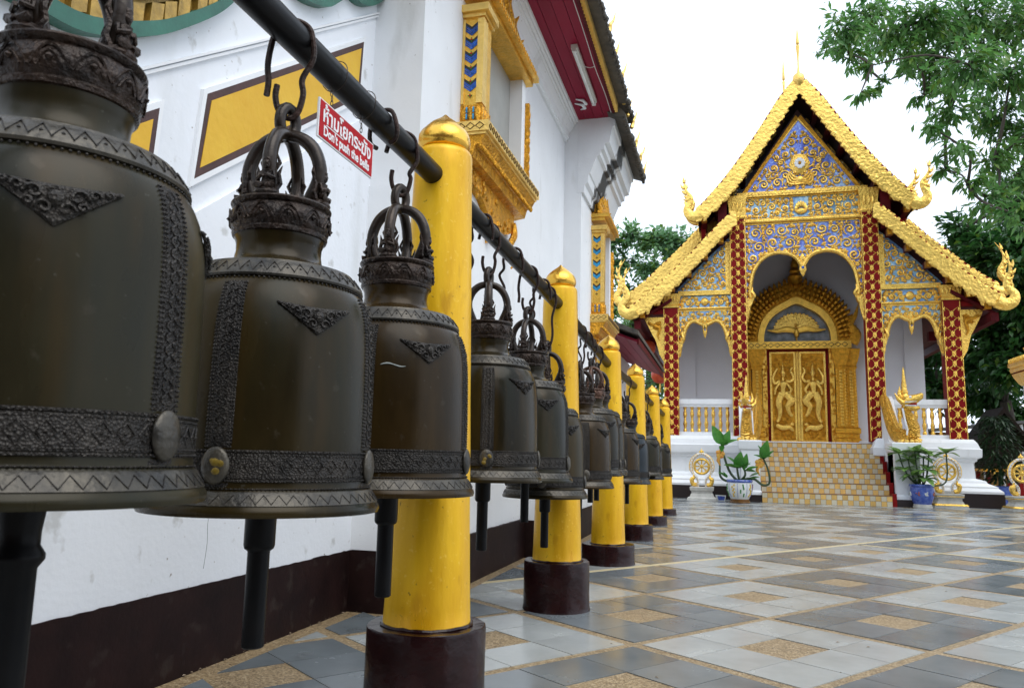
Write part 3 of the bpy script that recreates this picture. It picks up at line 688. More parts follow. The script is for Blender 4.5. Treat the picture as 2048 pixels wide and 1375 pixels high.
part('wire', MB().tube(wire, .004, 5).tube(spline([(-1.335,7.2,4.80),(-1.26,7.26,4.797),(-1.20,7.25,4.80)],5), .004, 5), TUBE, H, world=True)
part('eave_board', MB().box(-1.178,-1.15,3.2,8.6,4.80,4.93), DRED, H, world=True)
fr = MB(); y = 3.2
while y < 8.75:
    fr.prism([(y,4.90),(y+.052,4.90),(y+.052,4.84),(y+.026,4.795),(y,4.84)], -1.148, -1.115, 'yz'); y += .058
part('eave_fringe', fr, GOLDL, H, kind='stuff', world=True)
rf = MB().prism([(-1.149,4.902),(-1.02,4.90),(-1.005,4.93),(-1.02,4.965),(-1.4,5.16),(-3.2,6.6),(-3.2,6.5),(-1.4,5.02)], 3.0, 8.9, 'xz'); part('roof', rf, ROOFT, H, world=True)
up = MB().prism([(-1.32,5.50),(-1.12,5.50),(-1.10,5.54),(-1.3,5.64),(-2.6,6.8),(-2.6,6.6)], 3.0, 6.55, 'xz'); part('upper_roof', up, ROOFT, H, world=True)
part('upper_soffit', MB().box(-1.9,-1.16,3.0,6.5,5.46,5.499), SOFFIT, H, world=True)
fr = MB(); y = 3.0
while y < 6.5: fr.prism([(y,5.51),(y+.05,5.51),(y+.05,5.45),(y+.025,5.41),(y,5.45)], -1.158, -1.125, 'yz'); y += .058
ed = MB(); rg_ = random.Random(12); y = 3.0
while y < 8.9: ed.ball((-1.01+rg_.uniform(-.01,.012), y, 4.925+rg_.uniform(-.012,.012)), rg_.uniform(.020,.034), 6, 4, (1,1.1,1)); y += .052
while y < 10.5: ed.ball((W3+.53+rg_.uniform(-.015,.012), y, 4.75+rg_.uniform(-.014,.014)), rg_.uniform(.022,.038), 6, 4, (1,1.1,1.2)); y += .05
part('edge_tiles', ed, ROOFT, H, True, kind='stuff', world=True)
part('upper_fringe', fr, GOLDL, H, kind='stuff', world=True)
fin = MB(); fin.tube(spline([(0,0,0),(0,.01,.07),(0,-.01,.14),(0,.03,.22),(0,.01,.34)],4), [.03,.034,.035,.034,.032,.030,.028,.026,.024,.022,.02,.018,.016,.012,.008,.004,.001][:17], 6)
FM = fin.mesh('roof_finial', GOLDL, True)
for x_, y_, z_ in ((-1.03,6.95,4.96),(-1.04,7.45,4.95),(-1.03,7.9,4.94),(-1.05,8.35,4.90),(-1.04,8.6,4.86),(-1.02,8.85,4.82),(-1.03,9.3,4.76),(-1.03,9.8,4.76),(-1.03,10.3,4.76)):
    inst('roof_finial', FM, H, Vector((x_,y_,z_))-Vector(H.location), (R(-12),R(14),random.uniform(-.4,.4)), (.75,.75,.8))
# bay cornice with the black mould streak
bc = [(W3-.05,3.93),(W3+.03,3.93),(W3+.04,4.02),(W3+.075,4.05),(W3+.085,4.15),(W3+.10,4.16),(W3+.17,4.33),(W3+.18,4.36),(W3+.22,4.37),(W3+.225,4.43),(W3+.265,4.44),(W3+.27,4.51),(W3+.325,4.52),(W3+.36,4.70),(W3+.385,4.71),(W3+.39,4.819),(W3-.05,4.819)]
bo = MB(); l0 = Vector((0,0,0))
part('bay_cornice', extr_y(bc, 8.495, 10.40), STAIN, H, world=True)
part('bay_roof', MB().prism([(W3+.40,4.78),(W3+.52,4.74),(W3+.53,4.78),(W3+.40,4.94),(W3-.4,5.6),(W3-.4,5.4),(W3+.30,4.83)], 8.35, 10.5, 'xz'), ROOFT, H, world=True)
bt = MB(); y = 8.36
while y < 10.46: bt.box(W3+.50,W3+.535,y,y+.05,4.715,4.75); y += .075
part('tile_ends', bt, ROOFT, H, kind='stuff', world=True)
part('end_face', MB().box(-1.70,-1.172,8.488,8.505,4.20,4.817), WHITE, H, world=True) if False else None

# ---- gilded windows
def chevron_mesh():
    mb = MB()
    for i in range(3): mb.prism([(-.046,.036-.016*i),(0,.0-.016*i),(.046,.036-.016*i),(.046,.023-.016*i),(0,-.013-.016*i),(-.046,.023-.016*i)], -.004, .0, 'xz')
    return mb.mesh('blue_chevron', BLUE), MB().prism([(-.049,.055),(0,.016),(.049,.055),(.049,.032),(0,-.006),(-.049,.032)], -.0035, 0, 'xz').mesh('black_chevron', BLACKG)
CHB, CHK = chevron_mesh()
CHC = MB().prism([(-.046,.036),(0,.0),(.046,.036),(.046,-.006),(0,-.042),(-.046,-.006)], -.004, 0, 'xz').mesh('cyan_chevron', CYAN)
FLW = MB(); [FLW.ball((.012*math.cos(k*PI/2),-.003,.012*math.sin(k*PI/2)), .005, 6, 4) for k in range(4)]; FLW = FLW.mesh('green_petals', GRNJ)
JEW = MB().ball((0,-.003,0), .008, 6, 4).mesh('red_jewel', REDJ)
def window(hall, name_label, Xw, y0, y1, z0, z1, sill, pw, chev, nchev, col):
    L0 = Vector(hall.location)
    Wn = part('gilded_window', MB().box(Xw-.01, Xw+.115, y1-.12, y1-.012, z0, z1+.18), WHITE, hall, world=True, label=name_label)
    pd = .15
    p = part('near_pillar', MB().box(Xw-.01, Xw+pd, y0, y0+pw, z0+.14, z1), GOLD, Wn, world=True)
    e = MB().box(Xw+pd-.034, Xw+pd+.012, y0-.014, y0+pw*.4, z0+.16, z1-.01).box(Xw+.002, Xw+.022, y0-.010, y0, z0+.16, z1-.01)
    part('pillar_edging', e, GOLDL, Wn, world=True)
    for k in range(nchev):
        zc = z1-.09-k*(z1-z0-.28)/nchev; cx = Xw+.068
        inst('chevron', col, Wn, Vector((cx, y0-.001, zc))-L0); inst('dark_chevron', CHK, Wn, Vector((cx, y0-.0005, zc+.006))-L0)
        inst('petals', FLW, Wn, Vector((cx, y0-.001, zc-.075))-L0); inst('jewel', JEW, Wn, Vector((cx, y0-.002, zc-.075))-L0)
    # lotus petal foot and capital of the near pillar
    ft = MB()
    for k in range(3): ft.ball((Xw+.03+.05*k, y0-.006, z0+.08), .03, 8, 5, (.75,.5,2.2))
    for k in range(3): ft.ball((Xw+pd+.006, y0+.02+.05*k, z0+.08), .03, 8, 5, (.5,.75,2.2))
    ft.box(Xw-.01, Xw+pd+.01, y0-.006, y0+pw, z0+.01, z0+.15)
    part('lotus_foot', ft, GOLD2, Wn, True, world=True)
    jl = MB()
    for k in range(2):
        for zz in (.105,.055): jl.box(Xw+.048+.05*k, Xw+.058+.05*k, y0-.026, y0-.015, z0+zz-.018, z0+zz+.022)
    part('blue_inlay', jl, CYAN, Wn, kind='stuff', world=True)
    part('capital', MB().box(Xw-.01, Xw+pd+.02, y0-.02, y0+pw+.01, z1, z1+.03).box(Xw-.01, Xw+pd+.05, y0-.045, y0+pw+.02, z1+.031, z1+.085), GOLDL, Wn, world=True)
    # opening: carved shutter leaf, white reveal, far pillar
    sh = MB(); ys = y0+pw
    sh.box(Xw+.01, Xw+.10, ys, ys+.06, z0+.02, z1-.12)
    for k in range(10): sh.ball((Xw+.10, ys+.03, z0+.08+k*(z1-z0-.25)/10), .034, 8, 5, (.8,.9,1.3))
    part('carved_shutter', sh, GOLD2, Wn, True, world=True)
    part('pane', MB().box(Xw-.02, Xw+.004, ys, y1-.12, z0, z1+.18), M('window_dark', (.30,.30,.28), .4), Wn, world=True)
    st = MB().box(Xw-.01, Xw+.15, y1-.0115, y1+.03, z0, z1-.02)
    for k in range(9): st.ball((Xw+.15, y1+.008, z0+.05+k*(z1-z0-.1)/9), .024, 7, 5, (.5,.7,1.6))
    part('far_pillar', st, GOLD2, Wn, True, world=True)
    # lintel and crown
    li = MB().box(Xw-.01, Xw+.22, y0-.05, y1+.05, z1+.19, z1+.235).box(Xw-.01, Xw+.17, y0-.03, y1+.03, z1+.15, z1+.189)
    n = int((y1-y0)/.05)
    for k in range(n): li.box(Xw+.2201, Xw+.23, y0-.04+k*.05, y0-.015+k*.05, z1+.195, z1+.23)
    part('lintel', li, GOLD, Wn, world=True)
    cr = MB()
    for k in range(9):
        t = k/8; yy = y0+(y1-y0)*t; hh = .16+.5*(1-abs(2*t-1))**1.2
        cr.tube(spline([(Xw+.08,yy,z1+.236),(Xw+.10,yy+.02,z1+.236+hh*.4),(Xw+.09,yy-.02,z1+.236+hh*.75),(Xw+.13,yy+.01,z1+.24+hh)],4), [.045,.05,.052,.05,.046,.042,.038,.033,.028,.022,.016,.010,.002], 6)
    cr.box(Xw-.01, Xw+.07, y0, y1, z1+.236, z1+.5)
    part('flame_crown', cr, GOLD2, Wn, True, world=True)
    # sill: lattice fascia, tapering underside, hanging apron
    s0, s1 = y0-.075, y1+.07
    si = part('sill', MB().box(Xw-.01, Xw+sill, s0, s1, z0-.075, z0).box(Xw-.01, Xw+sill-.02, s0+.012, s1-.012, z0-.095, z0-.0755), GOLDL, Wn, world=True)
    x1 = Xw+sill
    und = MB().prism([(Xw-.01,z0-.0955),(x1-.03,z0-.0955),(x1-.06,z0-.15),(x1-.10,z0-.17),(x1-.12,z0-.24),(Xw-.01,z0-.26)], s0+.02, s1-.02, 'xz')
    part('sill_underside', und, GOLD2, Wn, world=True)
    be = MB(); nn = int((s1-s0)/.032)
    for k in range(nn): be.ball((x1-.07, s0+.03+k*.032, z0-.158), .016, 6, 4, (1,.8,1.5))
    part('petal_row', be, GOLD2, Wn, True, kind='stuff', world=True)
    lt = MB(); nn = int((s1-s0)/.07)
    for k in range(nn): 
        c = s0+.045+.07*k; lt.tube([(x1+.001,c-.03,z0-.038),(x1+.001,c,z0-.014),(x1+.001,c+.03,z0-.038),(x1+.001,c,z0-.062)], .0045, 4, closed=True)
    for k in range(3):
        c = Xw+.035+.068*k; lt.tube([(c-.03,s0-.001,z0-.038),(c,s0-.001,z0-.014),(c+.03,s0-.001,z0-.038),(c,s0-.001,z0-.062)], .0045, 4, closed=True)
    part('lattice', lt, M('dark_gilding', (.12,.06,.01), .5, metal=.4), Wn, kind='stuff', world=True)
    ap = MB(); ym = (y0+y1)/2
    P = [(s0+.10,z0-.25),(s1-.12,z0-.25),(s1-.14,z0-.33),(s1-.20,z0-.42),(s1-.33,z0-.47),(ym+.20,z0-.52),(ym+.06,z0-.60),(ym-.02,z0-.66),(ym-.05,z0-.58),(ym-.13,z0-.46),(ym-.25,z0-.40),(s0+.16,z0-.34)]
    ap.prism(P, Xw+.0, Xw+.05, 'yz')
    ap.tube(spline([(Xw+.05,s1-.16,z0-.33),(Xw+.07,s1-.19,z0-.44),(Xw+.06,s1-.28,z0-.56),(Xw+.10,s1-.22,z0-.66),(Xw+.07,s1-.26,z0-.74)],4), [.03]*8+[.024,.022,.02,.018,.016,.014,.012,.010,.008], 6)
    for k in range(26):
        t = random.random(); u = random.random(); yy = s0+.14+(s1-s0-.3)*t; zz = z0-.27-u*(.12+.2*(1-abs(2*t-1))); ap.ball((Xw+.05, yy, zz), random.uniform(.018,.032), 7, 5, (.7,1,1))
    part('apron', ap, GOLD2, Wn, True, world=True)
    return Wn
window(H, 'large gilded window with blue chevrons above the nearest pillar', W2, 4.86, 6.22, 3.17, 3.98, .235, .20, 5, 5, CHB)
window(H, 'smaller gilded window with cyan chevrons on the far bay of the hall', W3, 9.24, 10.12, 2.62, 3.66, .22, .16, 5, 5, CHC)
# ================================================================ GILDED TEMPLE
XC, YT = 1.95, 20.0
T = thing('gilded_temple', 'small gilded temple with red columns and steep layered roof beyond the courtyard', 'temple', (XC, YT, 0))
def rectstack(mb, x0, x1, y0, y1, prof):
    vs = []; fs = []
    for z, o in prof: vs += [(x0-o,y0-o,z),(x1+o,y0-o,z),(x1+o,y1+o,z),(x0-o,y1+o,z)]
    n = len(prof)
    for j in range(n-1):
        for k in range(4): fs.append((4*j+k, 4*j+(k+1)%4, 4*j+4+(k+1)%4, 4*j+4+k))
    fs += [(3,2,1,0), tuple(range(4*n-4,4*n))]
    return mb.add(vs, fs)
def mosaic(name, c1, c2, c3, scale=22):
    m = bpy.data.materials.new(name); m.use_nodes = True; N = m.node_tree.nodes; L = m.node_tree.links; b = N['Principled BSDF']
    tc = N.new('ShaderNodeTexCoord'); v = N.new('ShaderNodeTexVoronoi'); v.inputs['Scale'].default_value = scale; v.distance = 'CHEBYCHEV'; L.new(tc.outputs['Object'], v.inputs['Vector'])
    sp = N.new('ShaderNodeSeparateColor'); L.new(v.outputs['Color'], sp.inputs[0])
    n1 = N.new('ShaderNodeTexNoise'); n1.inputs['Scale'].default_value = 1.6; L.new(tc.outputs['Object'], n1.inputs['Vector'])
    ad = N.new('ShaderNodeMath'); ad.operation = 'MULTIPLY_ADD'; ad.inputs[1].default_value = .45; L.new(sp.outputs[0], ad.inputs[0]); 
    mr = N.new('ShaderNodeMapRange'); mr.inputs[1].default_value = .3; mr.inputs[2].default_value = .7; mr.inputs[3].default_value = 0; mr.inputs[4].default_value = .55; L.new(n1.outputs[0], mr.inputs[0]); L.new(mr.outputs[0], ad.inputs[2])
    ra = N.new('ShaderNodeValToRGB'); e = ra.color_ramp.elements; e[0].color = (*c1,1); e[0].position = .1; e[1].color = (*c3,1); e[1].position = .9; e.new(.5).color = (*c2,1)
    L.new(ad.outputs[0], ra.inputs[0]); L.new(ra.outputs[0], b.inputs['Base Color']); b.inputs['Roughness'].default_value = .2; b.inputs['Metallic'].default_value = .35
    bp = N.new('ShaderNodeBump'); bp.inputs['Strength'].default_value = .6; bp.inputs['Distance'].default_value = .02; L.new(sp.outputs[1], bp.inputs['Height']); L.new(bp.outputs[0], b.inputs['Normal'])
    return m
MOS = mosaic('blue_glass_mosaic', (.08,.10,.46), (.20,.28,.74), (.48,.66,.90)); MOS2 = mosaic('turquoise_glass_mosaic', (.10,.18,.55), (.30,.52,.72), (.66,.82,.86))
GOLDT = M('temple_gilding', (.86,.55,.115), .27, metal=.8, var=.16, vscale=5, bump=.7, bscale=24, bdist=.03)
GOLDS = M('scale_gilding', (.88,.58,.135), .29, metal=.76, var=.14, vscale=4, bump=.8, bscale=13, bdist=.04)
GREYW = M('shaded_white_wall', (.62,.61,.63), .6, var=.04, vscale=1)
CREAMT = M('cream_step_tile', (.64,.40,.12), .3, var=.12, vscale=6, rnd=.10); WHT = M('white_step_tile', (.57,.52,.39), .3, var=.08, vscale=6, rnd=.08); NOSE = M('brown_nosing', (.26,.13,.06), .5)
GROUT = M('step_grout', (.20,.14,.08), .7)
BLKB = M('black_base_paint', (.016,.008,.008), .4, var=.3, vscale=4)
# ---- plinth
prof = [(.31,.44),(.36,.44),(.43,.36),(.46,.36),(.53,.20),(.58,.18),(.63,.02),(.98,.0),(1.02,.06),(1.06,.06),(1.10,.14),(1.14,.145),(1.28,.15),(1.30,.12),(1.42,.08),(1.50,.02)]
for nm, a, b in (('plinth', -3.45, -1.47), ('plinth', 1.50, 3.45)):
    o = part(nm, rectstack(MB(), a, b, -.30, 7.0, prof), WHITE, T)
    part('plinth_base', MB().box(a-.45, b+.45, -.75, 7.4, 0, .309), BLKB, o)
part('porch_floor', MB().box(-1.6, 1.62, .15, 7.0, .02, 1.405), WHITE, T)
# ---- flight of six steps faced with checkered tiles
SX, SH, RH, RD = .17, 1.33, .2285, .30
body = MB()
for k in range(6): body.box(SX-SH, SX+SH, -1.60+RD*k, .3, RH*k+(.001 if k else 0), RH*(k+1)-.004)
ST = part('stair', body, GROUT, T)
nt_ = 24; tw = 2*SH/nt_; th = (RH-.012)/2
tm = [MB().box(-tw/2+.003, tw/2-.003, -.008, .0, -th/2+.003, th/2-.003).mesh('step_tile', m_) for m_ in (CREAMT, WHT)]
for k in range(6):
    for r in range(2):
        for i in range(nt_):
            inst('step_tile', tm[(i+r+k) % 2], ST, (SX-SH+tw*(i+.5), -1.60+RD*k, RH*k+.003+th*(r+.5)))
    part('tread', MB().box(SX-SH, SX+SH, -1.612+RD*k, -1.60+RD*(k+1)-.0005, RH*(k+1)-.0035, RH*(k+1)+.004), NOSE, ST)
re = MB()
for k in range(6): re.box(SX+SH+.001, SX+SH+.085, -1.60+RD*k-.02, -1.59+RD*k+RD, RH*k, RH*(k+1)+.05)
part('red_stair_edge', re, RED, ST)
# ---- cheek walls and pedestals
for s in (-1, 1):
    a, b = (SX+SH+.086, SX+SH+.62) if s > 0 else (SX-SH-.46, SX-SH-.002)
    ck = part('stair_cheek', MB().prism([(-1.30,.2),(.2,.2),(.2,2.52),(-.02,2.50),(-.18,2.40),(-.38,2.12),(-.60,1.78),(-.86,1.48),(-1.0,1.40),(-1.30,1.36)], a+.02, a+.30, 'yz'), WHITE, T)
    pd = rectstack(MB(), a+.02, b-.02, -1.48, -.72, [(.16,.04),(.22,.03),(.26,.0),(1.15,0),(1.18,.03),(1.24,.04),(1.36,.05),(1.38,.03)])
    part('pedestal', pd, WHITE, ck); part('pedestal_base', MB().box(a-.03, b+.03, -1.56, -.7, 0, .159), BLKB, ck)
# ---- columns with gilded flower lattice
def motif():
    g = MB(); w = .165
    for k in range(4):
        a = PI/4+k*PI/2; g.ball((.030*math.cos(a), -.004, .034*math.sin(a)), .026, 7, 4, (1,.45,1.05))
    g.ball((0,-.012,0), .017, 7, 4); g.ball((0,-.006,-.062), .016, 6, 4, (.8,.5,1.8)); g.ball((0,-.006,.052), .013, 6, 4, (.8,.5,1.6))
    for s in (-1,1):
        g.tube(spline([(s*.02,-.004,.05),(s*.055,-.004,.085),(s*.085,-.004,.118),(s*.145,-.004,.150)],4), .0075, 4)
        g.tube(spline([(s*.03,-.004,-.045),(s*.07,-.004,-.08),(s*.105,-.004,-.10),(s*.150,-.004,-.115)],4), .0075, 4)
        g.ball((s*.155,-.004,.1175), .026, 6, 4, (.8,.45,1.25)); g.ball((s*.145,-.004,.155), .014, 6, 4, (.8,.5,1.4)); g.ball((s*.145,-.004,.080), .014, 6, 4, (.8,.5,1.4))
    return g.mesh('flower_motif', GOLDT, True)
MOT = motif()
def column(u, z1, n):
    c = part('column', MB().box(u-.18, u+.18, -.18, .18, 1.42, z1), RED, T)
    e = MB()
    for s in (-1,1): e.box(u+s*.18-.008, u+s*.18+.008, -.188, -.172, 1.44, z1-.02)
    part('gold_edge', e, GOLDT, c, kind='stuff')
    for k in range(n): inst('flower_motif', MOT, c, (u, -.181, 1.60+.235*k))
    return c
for s in (-1,1):
    c = column(s*1.55, 7.55, 24); column(s*3.22, 4.74, 13)
    cp = rectstack(MB(), s*3.22-.18, s*3.22+.18, -.18, .18, [(4.75,.02),(4.80,.03),(4.81,.0),(4.86,.02),(5.06,.07),(5.10,.075)])
    q = part('capital', cp, GOLDT, T)
    pt = MB()
    for k in range(5): pt.ball((s*3.22-.17+.085*k, -.235, 4.97), .04, 7, 5, (.75,.5,2.4))
    part('capital_petals', pt, GOLDT, q, True, kind='stuff')
    q = part('capital', rectstack(MB(), s*1.55-.18, s*1.55+.18, -.18, .18, [(7.0,.012),(7.04,.03),(7.08,.012),(7.3,.02),(7.56,.06),(7.60,.06)]), GOLDT, T)
    pt = MB()
    for k in range(3): pt.ball((s*1.55-.10+.10*k, -.215, 7.30), .045, 7, 5, (.8,.5,2.8))
    part('capital_petals', pt, GOLDT, q, True, kind='stuff')
# ---- carved panels
def inside_d(poly, x, z):
    """distance to the outline, negative outside"""
    ins = False; dm = 1e9; n = len(poly)
    for i in range(n):
        (x0,z0),(x1,z1) = poly[i], poly[(i+1)%n]
        if (z0 > z) != (z1 > z) and x < (x1-x0)*(z-z0)/(z1-z0)+x0: ins = not ins
        dx, dz = x1-x0, z1-z0; t = max(0, min(1, ((x-x0)*dx+(z-z0)*dz)/(dx*dx+dz*dz+1e-12)))
        dm = min(dm, math.hypot(x-x0-t*dx, z-z0-t*dz))
    return dm if ins else -dm
YV = Vector((0,1,0))
def scroll(mb, x, z, r, y, a0, sgn, th):
    P = []; n = 20
    for i in range(n):
        t = i/(n-1); q = a0+sgn*t*2*PI*1.45; rr = r*(1-.86*t**.85); P.append((x+rr*math.cos(q), y-.012*t, z+rr*math.sin(q)))
    mb.tube(P, [th*(.75+.5*math.sin(PI*i/(n-1))) for i in range(n)], 5, flat=(YV,.8))
    mb.ball((P[-1][0], y-.02, P[-1][2]), th*1.7, 6, 4)
    for k in range(3):
        q = a0+sgn*(.9+k*1.5); c, s_ = math.cos(q), math.sin(q); q2 = q+sgn*.75
        mb.tube([(x+r*c,y,z+r*s_),(x+r*1.17*math.cos(q+sgn*.28),y-.006,z+r*1.17*math.sin(q+sgn*.28)),(x+r*1.20*math.cos(q2),y,z+r*1.20*math.sin(q2))], [th*.6,th*1.15,th*.15], 4, flat=(YV,.7))
def fill(poly, rmax, rmin, th, y, seed, tries=2600):
    """pack scrolls into the right half of a panel"""
    rg = random.Random(seed); C = []; xs = [p[0] for p in poly]; zs = [p[1] for p in poly]; mb = MB()
    r = rmax
    while r > rmin:
        for _ in range(int(tries*.38)):
            x = rg.uniform(min(xs),max(xs)); z = rg.uniform(min(zs),max(zs))
            if inside_d(poly,x,z) < r*.98: continue
            if any(math.hypot(x-a,z-b) < (r+c)*.93 for a,b,c in C): continue
            C.append((x,z,r)); scroll(mb, x, z, r*.92, y, rg.uniform(0,6.28), rg.choice((-1,1)), th*(.55+.45*r/rmax))
        r *= .8
    return mb
def strip_frame(poly, w, y0, y1):
    mb = MB(); n = len(poly); a = sum(poly[i-1][0]*poly[i][1]-poly[i][0]*poly[i-1][1] for i in range(n)); sg = 1 if a > 0 else -1
    for i in range(n):
        (x0,z0),(x1,z1) = poly[i], poly[(i+1)%n]; d = Vector((x1-x0, z1-z0)); L_ = d.length
        if L_ < 1e-6: continue
        d /= L_; nx, nz = -d.y*sg*w, d.x*sg*w
        mb.prism([(x0,z0),(x1,z1),(x1+nx-d.x*w*.6,z1+nz-d.y*w*.6),(x0+nx+d.x*w*.6,z0+nz+d.y*w*.6)], y0+.0006*i, y1, 'xz')
    return mb
def panel_set(name, full, half, mos, rmax, rmin, th, seed, lab, frame=.03, both=False, edge=True):
    p = part(name, MB().prism(full, -.02, .03, 'xz'), mos, T, label=lab)
    if edge: part('panel_frame', strip_frame(full, frame, -.06, -.019), GOLDT, p)
    f = fill(half, rmax, rmin, th, -.045, seed); g = MB().join(f)
    if not both: g.join(f.mirror())
    part('scrollwork', g, GOLDT, p, True, kind='stuff'); return p
tri = [(-1.36,7.70),(1.36,7.70),(.62,8.78),(0,9.62),(-.62,8.78)]
p = panel_set('gable_panel', tri, [(.02,7.73),(1.28,7.73),(.58,8.75),(.02,9.45)], MOS, .150, .026, .021, 3, 'blue mosaic gable covered in gilded scrolls')
md = MB().lathe([(.001,-.10),(.12,-.10),(.15,-.08),(.21,-.075),(.235,-.06),(.235,-.03)], 28)
md.v = [(x, z, 8.40+y*1.12) for x,y,z in md.v]
for s in (-1,1):
    for k in range(4): md.tube(spline([(0,-.07,8.02-.05*k),(s*(.12+.05*k),-.08,8.04-.05*k),(s*(.26+.02*k),-.07,8.20-.02*k)],4), [.03]*6+[.02,.015,.004], 5)
md.ball((0,-.07,7.98), .10, 10, 6, (1,.5,1))
part('medallion', md, GOLDT, p, True)
pe = MB()
for k in range(10):
    a = 2*PI*k/10; pe.ball((.085*math.cos(a), -.11, 8.40+.095*math.sin(a)), .052, 8, 5, (.6+.5*abs(math.cos(a)), .3, .6+.5*abs(math.sin(a))))
part('white_petals', pe, WHITE, p, True); part('petal_eye', MB().ball((0,-.125,8.40), .035, 8, 5), GOLD2, p, True)
bm = part('beam', MB().box(-1.55, 1.55, -.14, .10, 7.575, 7.695), GOLDT, T)
bt = MB()
for k in range(38): bt.ball((-1.48+.08*k, -.142, 7.635), .03, 6, 4, (1,.4,1.2))
part('beam_beads', bt, GOLDT, bm, True, kind='stuff')
panel_set('frieze_panel', [(-1.36,6.985),(1.36,6.985),(1.36,7.572),(-1.36,7.572)], [(.17,7.0),(1.35,7.0),(1.35,7.56),(.17,7.56)], MOS2, .135, .026, .020, 11, 'turquoise mosaic frieze with gilded scrolls and lotus')
lo = MB()
for k in range(7):
    a = PI*(.08+.84*k/6); lo.ball((.13*math.cos(a), -.07, 7.18+.16*math.sin(a)), .065, 8, 5, (.55,.4,1.3))
lo.ball((0,-.07,7.15), .13, 10, 5, (1,.4,.6)); part('lotus', lo, GOLDT, T, True)
part('beam', MB().tube([(-1.40,-.07,6.935),(1.40,-.07,6.935)], .05, 10), GOLDT, T, True)
def arch_half(cx, w, zt, zc, zp, zs, zk):
    """right half of a two-lobed arch: from the pendant (cx) to the spring (cx+w)"""
    return spline([(cx,zp),(cx+.05*w,zp+.12),(cx+.10*w,zc),(cx+.20*w,zt-.06),(cx+.32*w,zt-.015),(cx+.44*w,zt),(cx+.60*w,zt-.06),(cx+.76*w,zt-.24),(cx+.88*w,zt-.55),(cx+.93*w,zs+.14),(cx+.88*w,zs+.02),(cx+.95*w,zs-.03),(cx+.95*w,zs-.22),(cx+w,zk)], 4)
def arched_panel(name, cx, w, ztop, zt, zc, zp, zs, zk, mos, seed, lab, rmax, th, pend):
    A = arch_half(cx, w, zt, zc, zp, zs, zk); Lf = [(2*cx-x, z) for x, z in A]
    full = [(cx-w,ztop),(cx+w,ztop)] + A[::-1] + Lf[1:]
    hp = [(cx+.02,ztop-.02),(cx+w-.01,ztop-.02)] + A[::-1]
    p = part(name, MB().prism([(a,b) for a,b in full], -.02, .03, 'xz'), mos, T, label=lab)
    f = fill(hp, rmax*.72, .026, th*.9, -.045, seed); g = MB().join(f).join(f.mirror(cx)); part('scrollwork', g, GOLDT, p, True, kind='stuff')
    e = MB()
    for Q in (A, Lf): e.tube([(a,-.03,b) for a,b in Q], [.055 if i < len(Q)*.7 else .045 for i in range(len(Q))], 7)
    for s in (-1,1):
        for fx, fz in ((.30,zt+.0),(.62,zt-.04)): e.ball((cx+s*fx*w,-.04,fz), .075*pend, 8, 5, (1.3,.6,.7))
        kx = cx+s*w; q = s
        e.prism([(kx,zs+.05),(kx-q*.17*pend,zs-.02),(kx-q*.14*pend,zs-.12),(kx-q*.10*pend,zs-.16),(kx,zk-.05)], -.10, .08, 'xz')
        e.tube(spline([(kx-q*.10*pend,-.03,zs+.02),(kx-q*.20*pend,-.05,zs+.10),(kx-q*.15*pend,-.05,zs+.20),(kx-q*.17*pend,-.04,zs+.32)],4), [.05]*8+[.04,.03,.02,.012,.005], 6)
    e.lathe([(.001,-.30),(.05,-.22),(.095,-.12),(.085,-.03),(.05,.05),(.07,.12),(.10,.16),(.05,.24),(.02,.3)], 10, (cx,-.03,zp+.05), sx=pend, sy=.5)
    part('arch_moulding', e, GOLDT, p, True)
    part('pendant_jewel', MB().ball((cx,-.075*1.,zp-.02), .035*pend, 8, 5, (1,.5,1.1)), BLUE, p, True)
    part('panel_frame', MB().box(cx-w,cx+w,-.05,-.019,ztop-.03,ztop).box(cx-w,cx-w+.025,-.05,-.0191,zk,ztop-.031).box(cx+w-.025,cx+w,-.05,-.0191,zk,ztop-.031), GOLDT, p)
    return p
arched_panel('arch_panel', 0, 1.37, 6.885, 6.12, 5.95, 5.72, 4.92, 4.38, MOS, 21, 'blue mosaic arch with gilded scrolls over the stairs', .23, .024, 1.)
